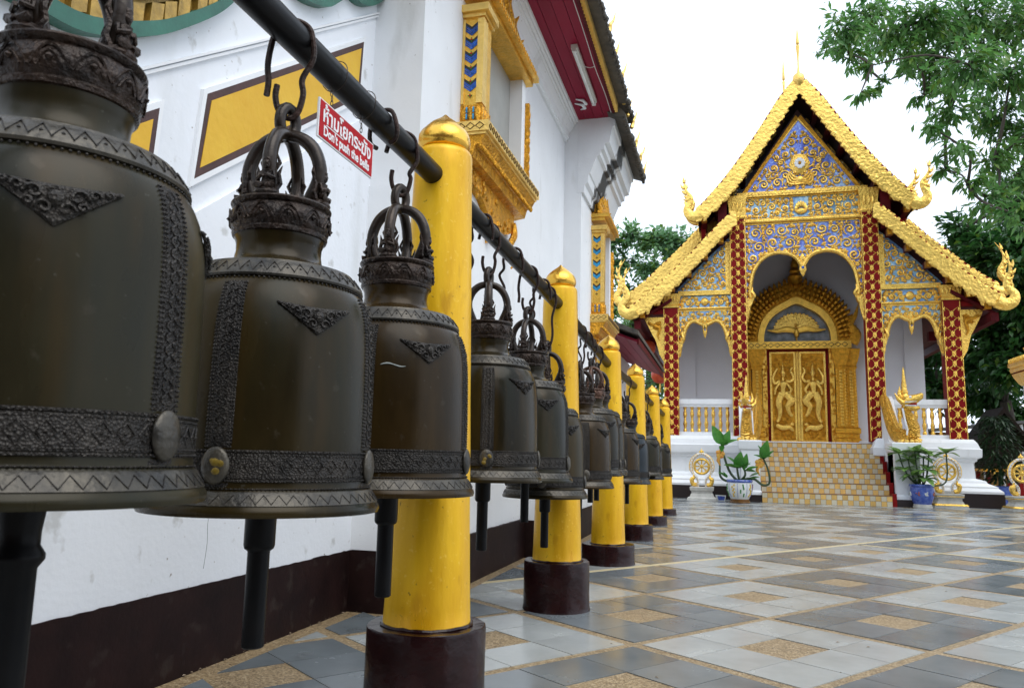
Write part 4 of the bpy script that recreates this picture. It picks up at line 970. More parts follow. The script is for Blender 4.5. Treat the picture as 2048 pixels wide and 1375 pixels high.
for s in (-1,1):
    cx = s*2.385; w = .655; nm = 'left' if s < 0 else 'right'
    half = [(1.76,5.22),(3.04,5.22),(2.40,5.88),(1.76,6.50)]
    full = [(s*x,z) for x,z in ([(1.73,5.19),(3.12,5.19),(2.42,5.93),(1.73,6.60)])]
    if s < 0: full = full[::-1]
    p = part('side_gable_panel', MB().prism(full, -.02, .03, 'xz'), MOS2, T)
    f = fill(half, .125, .026, .020, -.045, 31); f = f if s > 0 else f.mirror(); part('scrollwork', f, GOLDT, p, True, kind='stuff')
    part('panel_frame', MB().box(min(s*1.73,s*1.86),max(s*1.73,s*1.86),-.07,-.019,5.2,6.45), GOLDT, p)
    part('beam', MB().box(cx-w,cx+w,-.12,.08,5.07,5.19), GOLDT, T)
    fr_ = [(cx-w,4.76),(cx+w,4.76),(cx+w,5.068),(cx-w,5.068)]
    p = part('side_frieze_panel', MB().prism(fr_, -.02, .03, 'xz'), MOS2, T)
    f = fill([(cx+.1,4.775),(cx+w-.02,4.775),(cx+w-.02,5.06),(cx+.1,5.06)], .11, .03, .022, -.045, 41); g = MB().join(f).join(f.mirror(cx)); g.ball((cx,-.05,4.91), .10, 9, 5, (1,.5,1.1))
    part('scrollwork', g, GOLDT, p, True, kind='stuff'); part('beam', MB().tube([(cx-w,-.06,4.735),(cx+w,-.06,4.735)], .032, 8), GOLDT, T, True)
    arched_panel('side_arch_panel', cx, w, 4.70, 4.42, 4.33, 4.20, 3.86, 3.50, MOS2, 51, None, .12, .018, .62)
    # outer bracket
    bx = [(s*x,z) for x,z in ((3.41,4.52),(3.92,4.52),(3.86,4.40),(3.74,4.15),(3.62,3.92),(3.60,3.86),(3.52,3.55),(3.41,3.36))]
    if s < 0: bx = bx[::-1]
    b_ = part('eave_bracket', MB().prism(bx, -.12, .06, 'xz'), GOLDT, T)
    sv = MB().tube(spline([(s*3.80,-.13,4.38),(s*3.66,-.15,4.30),(s*3.52,-.15,4.22),(s*3.56,-.15,4.02),(s*3.50,-.15,3.90)],5), [.04]*12+[.036,.032,.028,.024,.02,.016,.012,.008,.004], 6)
    for k in range(6): scroll(sv, s*(3.52+.05*(k % 3)), 4.36-.03*(k//3)-.02*k, .05, -.13, k, 1, .014)
    part('naga_carving', sv, GOLD2, b_, True, kind='stuff')
    part('bracket_beam', MB().box(min(s*3.40,s*3.98),max(s*3.40,s*3.98),-.14,.1,4.60,4.72).box(min(s*3.40,s*3.9),max(s*3.40,s*3.9),-.1,.06,4.722,4.98), RED, b_)
    # balustrade
    o = part('balustrade_rail', MB().box(cx-w-.02,cx+w+.02,-.10,.10,2.29,2.42).box(cx-w-.02,cx+w+.02,-.075,.075,2.225,2.2895), WHITE, T)
    part('balustrade_base', MB().box(cx-w-.02,cx+w+.02,-.12,.12,1.49,1.60), WHITE, o)
bal = MB().lathe([(.045,0),(.045,.06),(.028,.08),(.045,.16),(.05,.22),(.028,.30),(.034,.31),(.034,.33),(.028,.34),(.05,.42),(.042,.50),(.028,.56),(.045,.58),(.045,.625)], 12).mesh('baluster', GOLDT, True)
for s in (-1,1):
    for k in range(7): inst('baluster', bal, T, (s*(1.87+.172*k), 0, 1.60))
# ---- bargeboards with scales, flame teeth and naga finials
up_t = [(.0,10.52),(.40,10.06),(.70,9.60),(1.0,9.13),(1.36,8.60),(1.72,8.10),(2.05,7.70),(2.35,7.37),(2.52,7.22)]
up_b0 = [(.0,10.02),(.33,9.50),(.65,8.97),(.97,8.50),(1.30,8.0),(1.62,7.58),(1.93,7.26),(2.25,6.98),(2.56,6.80)]
wi_t = [(1.62,7.10),(1.95,6.80),(2.34,6.40),(2.75,5.97),(3.17,5.58),(3.55,5.22),(3.92,4.92),(4.22,4.72)]
wi_b0 = [(1.58,6.72),(1.95,6.38),(2.30,6.0),(2.70,5.58),(3.05,5.22),(3.40,4.90),(3.75,4.62),(4.12,4.38)]
up_b = [(a+(c-a)*.16, b+(d-b)*.16) for (a,b),(c,d) in zip(up_b0, up_t)]; wi_b = [(a+(c-a)*.16, b+(d-b)*.16) for (a,b),(c,d) in zip(wi_b0, wi_t)]
TEETH = [MB().box(-.045,.045,-.07,.07,-.035,.055).mesh('ridge_tile', m_) for m_ in (GOLDS, RED)]
def flame(x, z, dx, dz, L_, w, y):
    """a curled tooth hanging from (x,z) towards (dx,dz)"""
    px, pz = -dz, dx
    return spline([(x,y,z),(x+dx*L_*.45+px*w*.25,y,z+dz*L_*.45+pz*w*.25),(x+dx*L_*.8,y,z+dz*L_*.8),(x+dx*L_+px*w*.5,y,z+dz*L_+pz*w*.5)],3)
def bargeboard(top, bot, s, v, fin, teeth, sc_=1., lab=None, step=.15):
    t = spline(top, 4); b = spline(bot, 4); n = min(len(t), len(b)); t, b = t[:n], b[:n]
    o = part('bargeboard', MB().ribbon([(s*x,z) for x,z in t], [(s*x,z) for x,z in b], v-.06, v+.06), GOLDS, T, label=lab)
    # scale rows
    ln = sum(math.dist(t[i],t[i+1]) for i in range(n-1)); m = int(ln/.095); g = MB(); acc = [0]
    for i in range(n-1): acc.append(acc[-1]+math.dist(t[i],t[i+1]))
    def at(L_):
        for i in range(n-1):
            if acc[i+1] >= L_: f = (L_-acc[i])/(acc[i+1]-acc[i]); break
        else: i, f = n-2, 1
        return [tuple(p+(q-p)*f for p,q in zip(A[i],A[i+1])) for A in (t,b)]
    for k in range(m):
        (tx,tz),(bx,bz) = at(ln*(k+.5)/m)
        for r in range(5):
            f = .10+.20*r+(.10 if k % 2 else 0)
            if f > .93: continue
            g.ball((s*(tx+(bx-tx)*f), v-.055, tz+(bz-tz)*f), .074, 8, 4, (1,.08,.92))
    for k in range(m//2):
        (tx,tz),(bx,bz) = at(ln*(k+.8)/(m/2+.4)); (t2,_),_b = at(min(ln, ln*(k+.8)/(m/2+.4)+.05)), 0
        d = Vector((bx-tx, bz-tz)).normalized(); al = Vector((-d.y, d.x)); al = al if al.y < 0 else -al
        if k % 2 == 0:
            P = flame(s*bx, bz+.02, s*(d.x*.75+al.x*.6), d.y*.75+al.y*.6, .19, .07*s, v-.02); g.tube(P, [.075,.075,.07,.064,.057,.049,.039,.028,.016,.004][:len(P)], 6, flat=(YV,.6))
        else: g.ball((s*bx, v-.03, bz), .05, 7, 4, (1,.5,1))
    part('scales', g, GOLDS, o, True, kind='stuff')
    if teeth:
        m = int(ln/.145)
        for k in range(m):
            (tx,tz),(bx,bz) = at(ln*(k+.5)/m); (ux,uz),_ = at(min(ln, ln*(k+.5)/m+.03)); an = -math.atan2(uz-tz, s*(ux-tx))
            for q in (0,1):
                ex, ez = (ux-tx, uz-tz); el = math.hypot(ex,ez) or 1
                inst('ridge_tile', TEETH[q], o, (s*(tx+ex/el*.068*q), v+.02, tz+.01+ez/el*.068*q), (0,an,0), (.72,1,1.0 if q == 0 else .8))
    # naga finial rearing up at the foot
    if fin:
        ex, ez = (t[-1][0]+b[-1][0])/2, (t[-1][1]+b[-1][1])/2
        Q = [(ex-.12,ez+.06),(ex+.06,ez-.02),(ex+.22,ez+.06),(ex+.28,ez+.22),(ex+.20,ez+.42),(ex+.17,ez+.58),(ex+.30,ez+.78),(ex+.36,ez+.98),(ex+.28,ez+1.24)]
        if fin == 2: Q = [(ex-.12,ez+.06),(ex+.08,ez-.03),(ex+.26,ez+.05),(ex+.30,ez+.24),(ex+.14,ez+.44),(ex+.14,ez+.64),(ex+.24,ez+.86),(ex+.22,ez+1.12),(ex+.04,ez+1.42)]
        Q = [(ex+(x-ex)*.86, ez+(z-ez)*.86) for x,z in Q]; S3 = spline([(s*x,v,z) for x,z in Q],4); rr = []
        for i in range(len(S3)):
            f = i/(len(S3)-1); rr.append(.175-.095*min(1,f*2.1) if f < .48 else max(.004,.080*(1-(f-.48)/.52)**.9))
        h = MB().tube([(p[0],p[1],p[2]) for p in S3], rr, 9, flat=(YV,.6))
        for i in range(14, len(S3)-3, 3):
            p_ = S3[i]; q_ = S3[i+1]; d = Vector((q_[0]-p_[0],0,q_[2]-p_[2])).normalized(); nrm = Vector((d.z,0,-d.x))*(s if i % 2 else s)
            P = [Vector(p_)+nrm*rr[i]*.5, Vector(p_)+nrm*(rr[i]+.03)+d*.06, Vector(p_)+nrm*(rr[i]+.05)+d*.15]; h.tube(P, [.05,.032,.004], 5)
        hx, hz = Q[5]
        if fin == 1: h.tube([(s*(hx+.0),v,hz-.04),(s*(hx+.12),v,hz-.08),(s*(hx+.20),v,hz-.03)], [.06,.035,.005], 6); h.tube([(s*(hx+.02),v,hz-.12),(s*(hx+.10),v,hz-.17),(s*(hx+.16),v,hz-.16)], [.045,.025,.005], 6)
        part('naga_finial', h, GOLDS, o, True, label='gilded naga finial curling up from the eave')
    return o
ROOFR = M('glazed_roof_tiles', (.10,.025,.012), .45, var=.3, vscale=12, bump=.5, bscale=18); UNDER = M('dark_red_rafters', (.035,.006,.008), .6, var=.3, vscale=5)
def roof_slab(top, bot, s, y0, y1, drop):
    t = [(s*x,z-drop) for x,z in top]; b = [(s*x,z-drop-.16) for x,z in top]
    mb = MB().ribbon(t, b, y0, y1); return mb
def tier(off, dz, v, y0, y1, rear):
    A = [(x,z+dz*.55) for x,z in up_t]; B = [(x,z+dz*.55) for x,z in up_b]; C = [(x+off,z+dz) for x,z in wi_t]; D = [(x+off,z+dz) for x,z in wi_b]
    for s in (-1,1):
        bargeboard(A, B, s, v, 1, True); bargeboard(C, D, s, v, 2, True)
        r_ = part('roof_slope', roof_slab(A, None, s, y0, y1, .02), ROOFR, T); part('roof_slope', roof_slab(C, None, s, y0, y1, .02), ROOFR, T)
        un_ = MB().ribbon([(s*x,z-.20) for x,z in A], [(s*x,z-.24) for x,z in A], y0+.02, y1).ribbon([(s*x,z-.20) for x,z in C], [(s*x,z-.24) for x,z in C], y0+.02, y1)
        part('rafter_lining', un_, UNDER, r_)
        if not rear:
            for Z in (A, C):
                for k in range(1, len(Z)-1):
                    x, z = Z[k]; x2, z2 = Z[k+1]
                    part('purlin', MB().box(min(s*(x-.05),s*(x+.07)), max(s*(x-.05),s*(x+.07)), y0+.05, .9, z-.44, z-.28), DRED, r_)
                    part('purlin_end', MB().box(min(s*(x-.055),s*(x+.075)), max(s*(x-.055),s*(x+.075)), y0+.045, y0+.22, z-.445, z-.30), GOLD2, r_)
tier(0, 0, -.5, -.43, 2.0, False)
tier(.30, .55, .8, .87, 9.0, True)
# soffit blocks and red posts between the two roofs
for s in (-1,1):
    part('gable_post', MB().box(min(s*1.80,s*2.02),max(s*1.80,s*2.02),-.25,.3,6.55,7.75), DRED, T)
    part('gable_post', MB().box(min(s*2.34,s*2.46),max(s*2.34,s*2.46),.3,.42,6.1,7.2), RED, T)
    part('eave_soffit', MB().prism([(s*3.2,4.98),(s*4.15,4.38),(s*4.15,4.33),(s*3.2,4.90)][::s], -.3, 8.5, 'xz'), DRED, T)
    part('eave_beam', MB().box(min(s*3.98,s*4.14),max(s*3.98,s*4.14),-.35,8.5,4.20,4.40), DRED, T)
    part('tie_beam', MB().box(min(s*3.30,s*4.05),max(s*3.30,s*4.05),2.3,2.5,4.15,4.40), DRED, T)
    gi = [(0,9.9),(s*1.5,7.65),(s*1.5,7.5),(0,7.5)]
    part('gable_infill', MB().prism(gi[::s], .04, .09, 'xz'), UNDER, T)
    part('gable_infill', MB().prism([(s*1.6,6.8),(s*3.9,4.75),(s*3.2,4.75),(s*1.6,4.75)][::s], .05, .10, 'xz'), UNDER, T)
    part('gable_trim', MB().ribbon([(s*x,z-.02) for x,z in ((.06,9.72),(.66,8.83),(1.42,7.72))], [(s*x,z-.09) for x,z in ((.0,9.72),(.62,8.83),(1.36,7.72))], -.06, .0), GOLD2, T)
AP = part('apex_finial', MB().lathe([(.02,-.15),(.12,-.02),(.15,.10),(.13,.20),(.035,.28),(.02,.42),(.018,.60),(.025,.72),(.04,.90),(.048,1.0),(.022,1.03),(.042,1.06),(.045,1.09),(.032,1.2),(.016,1.38),(.002,1.55)], 12, (0,-.5,10.35)), GOLDL, T, True, label='tall slender spire at the roof apex')
part('apex_finial', MB().lathe([(.10,-.35),(.12,-.02),(.10,.15),(.03,.30),(.025,.9),(.03,1.5),(.045,1.72),(.02,1.76),(.045,1.80),(.035,2.0),(.016,2.35),(.002,2.7)], 12, (0,3.9,10.85)), GOLDL, T, True)
# ---- back wall, ceiling and door
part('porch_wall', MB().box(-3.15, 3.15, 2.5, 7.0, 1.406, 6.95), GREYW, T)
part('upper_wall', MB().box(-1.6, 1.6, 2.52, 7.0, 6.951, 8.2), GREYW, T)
part('porch_ceiling', MB().box(-1.75, 1.75, .11, 2.5, 6.96, 7.02), UNDER, T); 
for s in (-1,1):
    part('porch_ceiling', MB().box(min(s*1.76,s*3.2),max(s*1.76,s*3.2),.11,2.5,4.86,4.92), UNDER, T)
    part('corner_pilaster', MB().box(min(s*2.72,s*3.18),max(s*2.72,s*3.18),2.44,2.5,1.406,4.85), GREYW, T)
DR = part('doorway', MB().box(-.80, .80, 2.30, 2.50, 1.41, 3.98), RED, T, label='gilded temple doorway with carved leaves and peacock arch')
def lump_field(mb, x0, x1, z0, z1, y, n, seed, r=.045):
    rg = random.Random(seed)
    for k in range(n):
        x = rg.uniform(x0,x1); z = rg.uniform(z0,z1)
        if rg.random() < .5: mb.ball((x,y,z), rg.uniform(.5,1.)*r, 6, 4, (1,.6,1))
        else: scroll(mb, x, z, rg.uniform(.7,1.4)*r, y-.004, rg.uniform(0,6.28), rg.choice((-1,1)), .010)
for s in (-1,1):
    L0, L1 = (.045,.72) if s > 0 else (-.72,-.045)
    lf_ = part('door_leaf', MB().box(L0, L1, 2.255, 2.2995, 1.44, 3.90), GOLD2, DR)
    part('leaf_border', strip_frame([(L0,1.44),(L1,1.44),(L1,3.90),(L0,3.90)], .05, 2.235, 2.2545), GOLDT, lf_)
    g = MB(); lump_field(g, L0+.07, L1-.07, 1.52, 3.84, 2.250, 150, 61+s); part('leaf_foliage', g, GOLD2, lf_, True, kind='stuff')
    cx = (L0+L1)/2; Fg = MB(); yy = 2.215; q = -s
    def tb(P, rr): Fg.tube(spline([(cx+q*a,yy-c,b) for a,b,c in P],3), rr, 8, flat=(YV,.65))
    tb([(0,2.72,.0),(-.01,2.85,.01),(.0,2.98,.01),(.0,3.10,.0)], [.085,.082,.075,.07,.075,.085,.095,.10,.095,.06])
    tb([(.0,3.10,.0),(.0,3.20,.0)], [.035,.035,.035,.035]); Fg.ball((cx+q*.005,yy-.01,3.27), .068, 10, 7, (.85,.7,1.15))
    Fg.lathe([(.075,3.30),(.078,3.33),(.05,3.37),(.035,3.43),(.012,3.52),(.002,3.60)], 10, (cx,yy,0), sy=.7)
    tb([(-.09,3.10,0),(-.22,3.02,.02),(-.26,3.18,.02),(-.20,3.34,.0),(-.14,3.44,0)], [.042]*5+[.036]*4+[.03,.028,.026,.03])      # raised arm
    tb([(.09,3.10,0),(.20,3.08,.02),(.27,3.20,.02),(.20,3.36,.0),(.25,3.46,0)], [.042]*5+[.036]*4+[.03,.028,.026,.03])
    tb([(.07,3.06,0),(.20,2.86,.03),(.12,2.72,.03)], [.038]*4+[.03]*3); tb([(-.07,3.06,0),(-.19,2.90,.03),(-.22,2.72,.02)], [.038]*4+[.03]*3)
    tb([(-.04,2.76,0),(-.13,2.52,.03),(-.10,2.26,.02),(-.14,2.04,.0),(-.20,1.98,.01)], [.115,.11,.105,.10,.095,.085,.075,.065,.055,.05,.045,.04,.03])
    tb([(.05,2.76,0),(.20,2.56,.04),(.10,2.40,.04),(.16,2.20,.02),(.22,2.14,.02)], [.115,.11,.105,.10,.09,.08,.07,.06,.055,.05,.045,.04,.03])
    Fg.tube([(cx-q*.12,yy,2.74),(cx,yy-.03,2.70),(cx+q*.12,yy,2.74)], [.05,.06,.05], 7)
    tb([(-.20,1.90,0),(-.05,1.82,.02),(.12,1.84,.02),(.22,1.74,0)], [.06,.07,.08,.085,.085,.08,.07,.06,.05,.04]); Fg.ball((cx+q*.2,yy,1.92), .06, 8, 6, (1,.7,1))
    part('dancing_figure', Fg, GOLDT, lf_, True)
part('door_stile', MB().tube([(0,2.24,1.44),(0,2.24,3.90)], .042, 8), GOLDT, DR, True)
part('threshold', MB().box(-1.5,1.5,2.05,2.3,1.406,1.44), CREAMT, DR)
for s in (-1,1):
    fr2 = part('door_jamb', MB().box(min(s*.80,s*.92),max(s*.80,s*.92),2.12,2.5,1.41,3.96), GOLD, DR)
    g = MB(); lump_field(g, min(s*.80,s*.92), max(s*.80,s*.92), 1.5, 3.9, 2.118, 46, 71+s, .03); part('jamb_carving', g, GOLD2, fr2, True, kind='stuff')
    for a, b, v0, nm in ((.93,1.20,2.06,'inner_pilaster'),(1.201,1.48,2.22,'outer_pilaster')):
        x0, x1 = min(s*a,s*b), max(s*a,s*b)
        pl_ = MB(); rectstack(pl_, x0, x1, v0, 2.5, [(1.41,.05),(1.55,.05),(1.57,.02),(1.68,.02),(1.70,.05),(1.82,.05),(1.86,.0),(3.40,-.01),(3.46,.02),(3.50,.0),(3.62,.04),(3.70,.06),(3.80,.08),(3.95,.10)])
        po = part(nm, pl_, GOLD2, DR)
        g = MB()
        for k in range(18): g.ball(((x0+x1)/2, v0-.004, 1.92+.083*k), .042, 7, 4, (1.1,.5,.95)); g.ball((x0+.03, v0-.002, 1.95+.083*k), .02, 5, 4); g.ball((x1-.03, v0-.002, 1.95+.083*k), .02, 5, 4)
        part('rosettes', g, GOLD, po, True, kind='stuff')
    # flame horn standing at the foot of the arch
    part('flame_horn', MB().tube(spline([(s*1.40,2.2,4.1),(s*1.50,2.18,4.35),(s*1.36,2.18,4.62),(s*1.50,2.18,4.85),(s*1.60,2.18,5.2)],4), [.14,.15,.15,.145,.14,.13,.12,.11,.10,.09,.08,.07,.06,.05,.035,.02,.004], 7, flat=(YV,.6)), GOLD2, DR, True)
fz = part('lintel', MB().box(-1.36,1.36,2.04,2.5,3.962,4.16), GOLD, DR)
g = MB()
for k in range(15):
    c = -1.2+.171*k; g.tube([(c-.075,2.036,4.06),(c,2.036,4.12),(c+.075,2.036,4.06),(c,2.036,4.0)], .011, 4, closed=True)
part('lozenges', g, BLACKG, fz, kind='stuff')
def arc(w, h, n=24): return [(w*math.cos(PI*i/n), 4.161+h*math.sin(PI*i/n)**.9*(1+.10*math.exp(-((i-n/2)/1.8)**2))) for i in range(n+1)]
SKYP = M('painted_lunette', (.30,.32,.36), .5, vscale=3.5, col2=(.05,.07,.06))
part('lunette', MB().prism(arc(.86,.95)[::-1], 2.28, 2.34, 'xz'), SKYP, DR)
o_, i_ = arc(1.02,1.12), arc(.86,.95); part('arch_band', MB().ribbon(o_, i_, 2.06, 2.3), GOLD, DR)
for r_, (w, h, vv) in enumerate(((1.10,1.20,2.10),(1.22,1.34,2.14),(1.34,1.48,2.18),(1.44,1.60,2.22))):
    g = MB(); A = arc(w, h, 34)
    for k in range(1, 34):
        x, z = A[k]; d = Vector((x, (z-4.161)*.8+.3)).normalized(); tx, tz = -d.y, d.x; sg = 1 if x > 0 else -1
        g.tube([(x,vv,z),(x+d.x*.07+sg*-.0,vv-.03,z+d.y*.07),(x+d.x*.12,vv-.01,z+d.y*.12+.05)], [.062,.05,.008], 6)
    g.ribbon(A, arc(w-.12, h-.12, 34), vv+.02, 2.5)
    part('flame_leaf_row', g, GOLD2, DR, True)
part('arch_spire', MB().lathe([(.20,5.75),(.16,5.9),(.20,5.98),(.12,6.08),(.15,6.14),(.09,6.25),(.11,6.30),(.06,6.45),(.03,6.75),(.004,7.0)], 10, (0,2.2,0)), GOLD2, DR, True)
pk = part('peacock', MB().ball((0,2.20,4.42), .085, 10, 7, (.9,.7,1.7)).ball((0,2.17,4.62), .045, 8, 6).tube([(0,2.2,4.35),(0,2.2,4.2)], [.03,.02], 6), GOLD, DR, True, label='gilded peacock with fanned tail in the lunette')
for k in range(17):
    a = R(8+164*k/16); f = MB().tube([(0,2.25,4.44),(.32*math.cos(a),2.245,4.44+.32*math.sin(a)),(.56*math.cos(a),2.24,4.44+.50*math.sin(a)),(.62*math.cos(a),2.24,4.44+.55*math.sin(a))], [.02,.045,.062,.02], 6, flat=(YV,.4))
    part('tail_feather', f, GOLDT, pk, True)
for s in (-1,1):
    part('wing', MB().tube(spline([(0,2.19,4.46),(s*.25,2.18,4.52),(s*.50,2.18,4.47),(s*.76,2.19,4.50)],4), [.05,.07,.08,.085,.085,.08,.07,.06,.05,.04,.03,.02,.006], 7, flat=(YV,.4)), GOLD, pk, True)
# ================================================================ NAGA STATUES BY THE STAIR
SCG = M('scaled_gilding', (.72,.40,.06), .30, metal=.8, var=.3, vscale=9, bump=1., bscale=26, bdist=.05, kind='voronoi')
MOUTH = M('red_mouth', (.30,.01,.01), .4)
def naga(label, loc, turn, side):
    N_ = thing('naga_statue', label, 'statue', loc)
    bx = -.16*side
    B = spline([(bx*2.0,1.22,1.16),(bx*1.9,1.0,1.02),(bx*1.8,.74,.72),(bx*1.6,.50,.40),(bx*1.2,.26,.16),(bx*.4,.02,.10),(0,-.10,.20)],5)
    n = len(B); part('body', MB().tube(B, [.10+.055*math.sin(PI*.75*i/n) for i in range(n)], 12), SCG, N_, True)
    rd = MB()
    for i in range(2, n-6):
        p = Vector(B[i]); rd.tube([p+Vector((0,-.02,.10)), p+Vector((0,-.05,.19)), p+Vector((0,.0,.24))], [.045,.03,.004], 5)
    part('back_ridge', rd, GOLDT, N_, True, kind='stuff')
    Hd = MB(); c, s = math.cos(turn), math.sin(turn)
    def tr(a, b, z): return (a*s, -a*c+b*0, z) if b == 0 else (a*s+b*c, -a*c+b*s, z)      # a forward, b sideways
    nk = spline([tr(-.10,0,.02),tr(.06,0,.16),tr(.10,0,.36),tr(.02,0,.58),tr(-.05,0,.74),tr(.0,0,.90)],5)
    Hd.tube(nk, [.18-.0035*i if i < 12 else .138-.003*(i-12) for i in range(len(nk))], 14)
    part('neck', Hd, SCG, N_, True)
    br = MB()
    for k in range(7): br.tube([tr(.20-.01*k,-.10,.10+.075*k),tr(.27-.022*k,0,.075+.075*k),tr(.20-.01*k,.10,.10+.075*k)], .022, 6)
    part('breast_scales', br, GOLDS, N_, True)
    part('neck_edging', MB().tube([tr(-.02,.17,.05),tr(.02,.165,.3),tr(-.04,.145,.58),tr(-.08,.125,.8)], .022, 6).tube([tr(-.02,-.17,.05),tr(.02,-.165,.3),tr(-.04,-.145,.58),tr(-.08,-.125,.8)], .022, 6), WHITE, N_, True)
    h = MB()
    h.tube([tr(-.10,0,.93),tr(.04,0,.99),tr(.18,0,1.02),tr(.30,0,1.08),tr(.34,0,1.14)], [.12,.13,.105,.075,.03], 10)      # upper jaw and snout
    h.tube([tr(-.06,0,.86),tr(.08,0,.82),tr(.20,0,.80),tr(.27,0,.82)], [.11,.09,.065,.03], 10)                          # lower jaw
    for b in (-1,1):
        h.tube([tr(-.06,b*.12,.92),tr(-.14,b*.20,1.0),tr(-.22,b*.21,1.16)], [.06,.045,.004], 6); h.tube([tr(-.08,b*.10,1.02),tr(-.14,b*.14,1.14),tr(-.12,b*.12,1.32)], [.055,.045,.004], 6)
    hd = part('head', h, GOLDT, N_, True)
    part('mouth', MB().tube([tr(-.04,0,.90),tr(.10,0,.905),tr(.20,0,.905)], [.10,.085,.05], 8), MOUTH, hd, True)
    tt = MB()
    for b in (-1,1): tt.tube([tr(-.02,b*.115,.87),tr(.10,b*.09,.86),tr(.22,b*.04,.855)], .014, 5); tt.tube([tr(-.02,b*.12,.945),tr(.10,b*.105,.945),tr(.22,b*.06,.965)], .014, 5)
    part('teeth', tt, WHITE, hd, True)
    for b in (-1,1): part('eye', MB().ball(tr(.10,b*.10,1.06), .032, 8, 6), WHITE, hd, True)
    part('crest', MB().lathe([(.14,1.02),(.15,1.08),(.10,1.14),(.115,1.18),(.08,1.26),(.075,1.36),(.055,1.48),(.035,1.62),(.03,1.70),(.004,1.78)], 10, tr(-.06,0,0), sx=.8), GOLDT, hd, True)
    bs = MB()
    for k in range(12):
        a = 2*PI*k/12; bs.ball((.21*math.cos(a), .22*math.sin(a)-.05, .03), .055, 7, 4, (1,1,1.1))
    part('lotus_base', bs, GOLDS, N_, True, kind='stuff')
    return N_
naga('gilded naga statue left of the temple stairs, facing forward', (.50, 18.80, 1.375), R(-12), -1).scale = (.86,.86,.86)
naga('gilded naga statue right of the temple stairs, open jaws turned right', (3.92, 18.80, 1.375), R(62), 1).scale = (.92,.92,.95)

# ================================================================ WHEEL STANDS
PALEST = M('weathered_white_stone', (.52,.51,.47), .7, var=.2, vscale=6, bump=.3, bscale=40)
def wheel_stand(label, loc, rz, s, gild):
    W_ = thing('wheel_stand', label, 'wheel ornament', loc, rz, 'wheel of law ornaments by the temple'); W_.scale = (s,s,s)
    part('pedestal', rectstack(MB(), -.20, .20, -.12, .12, [(0,.13),(.05,.12),(.07,.07),(.13,.05),(.15,.03),(.20,.03),(.22,.06),(.29,.07),(.30,.05)]), PALEST, W_)
    if gild: part('pedestal_band', rectstack(MB(), -.20, .20, -.12, .12, [(.055,.126),(.09,.105)]).box(-.265,.265,-.185,.185,.235,.265), GOLDT, W_)
    Om = spline([(.10,.31),(.085,.40),(.10,.48),(.17,.56),(.235,.66),(.245,.80),(.20,.93),(.10,1.02),(0,1.05)],4)
    full = Om+[(-x,z) for x,z in Om[::-1][1:]]
    part('frame', MB().tube([(x,0,z) for x,z in full], .030, 8), WHITE, W_, True)
    g = MB().tube([(x*1.12,-.012,z+.012) for x,z in full], .012, 6).tube([(x*.86,-.012,z-.012) for x,z in full], .012, 6)
    part('frame_edging', g, GOLDT, W_, True)
    st_ = MB()
    for i in range(2, len(full), 2): st_.ball((full[i][0],-.036,full[i][1]), .012, 6, 4)
    part('studs', st_, GOLDT, W_, True, kind='stuff')
    ri = MB().tube([(.165*math.cos(t),0,.76+.165*math.sin(t)) for t in [2*PI*k/28 for k in range(28)]], .030, 8, closed=True)
    wh = part('wheel', ri, GOLDT, W_, True)
    sp = MB().box(-.02,.02,-.012,.012,.03,.145); sp.v = [(x*(.5 if z < .05 else 1.),y,z) for x,y,z in sp.v]; spm = sp.mesh('spoke', GOLDT)
    for k in range(8): inst('spoke', spm, wh, (0,0,.76), (0,k*PI/4,0))
    part('hub', MB().ball((0,0,.76), .042, 10, 6, (1,.6,1)), GOLDT, wh, True)
    part('finial', MB().ball((0,0,1.09), .05, 8, 6, (1.1,.6,.8)).lathe([(.03,1.1),(.002,1.17)], 6), GOLDT, W_, True)
    for b in (-1,1):
        cu = MB().tube(spline([(b*.12,-.01,.34),(b*.20,-.02,.36),(b*.225,-.02,.46),(b*.18,-.02,.50),(b*.19,-.02,.58)],4), [.05]*10+[.045,.04,.034,.028,.02,.012,.004], 7)
        part('flame_curl', cu, GOLDT, W_, True)
    return W_
wheel_stand('gilded wheel ornament on white pedestal left of the temple stairs', (-.52, 18.55, 0), 0, 1.0, False)
wheel_stand('gilded wheel ornament half hidden behind the right potted plant', (4.66, 18.95, 0), 0, 1.02, True)
wheel_stand('gilded wheel ornament at the right edge of the courtyard', (6.02, 18.7, 0), R(8), 1.02, True)

# ================================================================ POTTED PLANTS
def leaf(mb, base, d, up, L_, w, curl=.25, n=5):
    d = Vector(d).normalized(); sd = d.cross(Vector(up)); sd = sd.normalized() if sd.length > 1e-4 else d.orthogonal().normalized(); nn = sd.cross(d)
    P = []; b = Vector(base)
    for i in range(n+1):
        t = i/n; c = b+d*L_*t+nn*(-curl*L_*t*t); hw = w*(math.sin(PI*min(.97,t**.8*.97+.03)))**.85
        P.append((c-sd*hw+nn*hw*.25, c, c+sd*hw+nn*hw*.25))
    vs = [tuple(q) for tr_ in P for q in tr_]; fs = []
    for i in range(n): fs += [(3*i,3*i+1,3*i+4,3*i+3),(3*i+1,3*i+2,3*i+5,3*i+4)]
    mb.add(vs, fs)
def leafmat(name, c1, c2, rough=.35, vs=3., trans=.25):
    m = M(name, c1, rough, vscale=vs, col2=c2, rnd=.1); N, L, b = nodes(m)
    tl = N.new('ShaderNodeBsdfTranslucent'); src = b.inputs['Base Color'].links[0].from_socket; L.new(src, tl.inputs[0])
    ms = N.new('ShaderNodeMixShader'); ms.inputs[0].default_value = trans; out = [n for n in N if n.type == 'OUTPUT_MATERIAL'][0]
    L.new(b.outputs[0], ms.inputs[1]); L.new(tl.outputs[0], ms.inputs[2]); L.new(ms.outputs[0], out.inputs[0]); return m
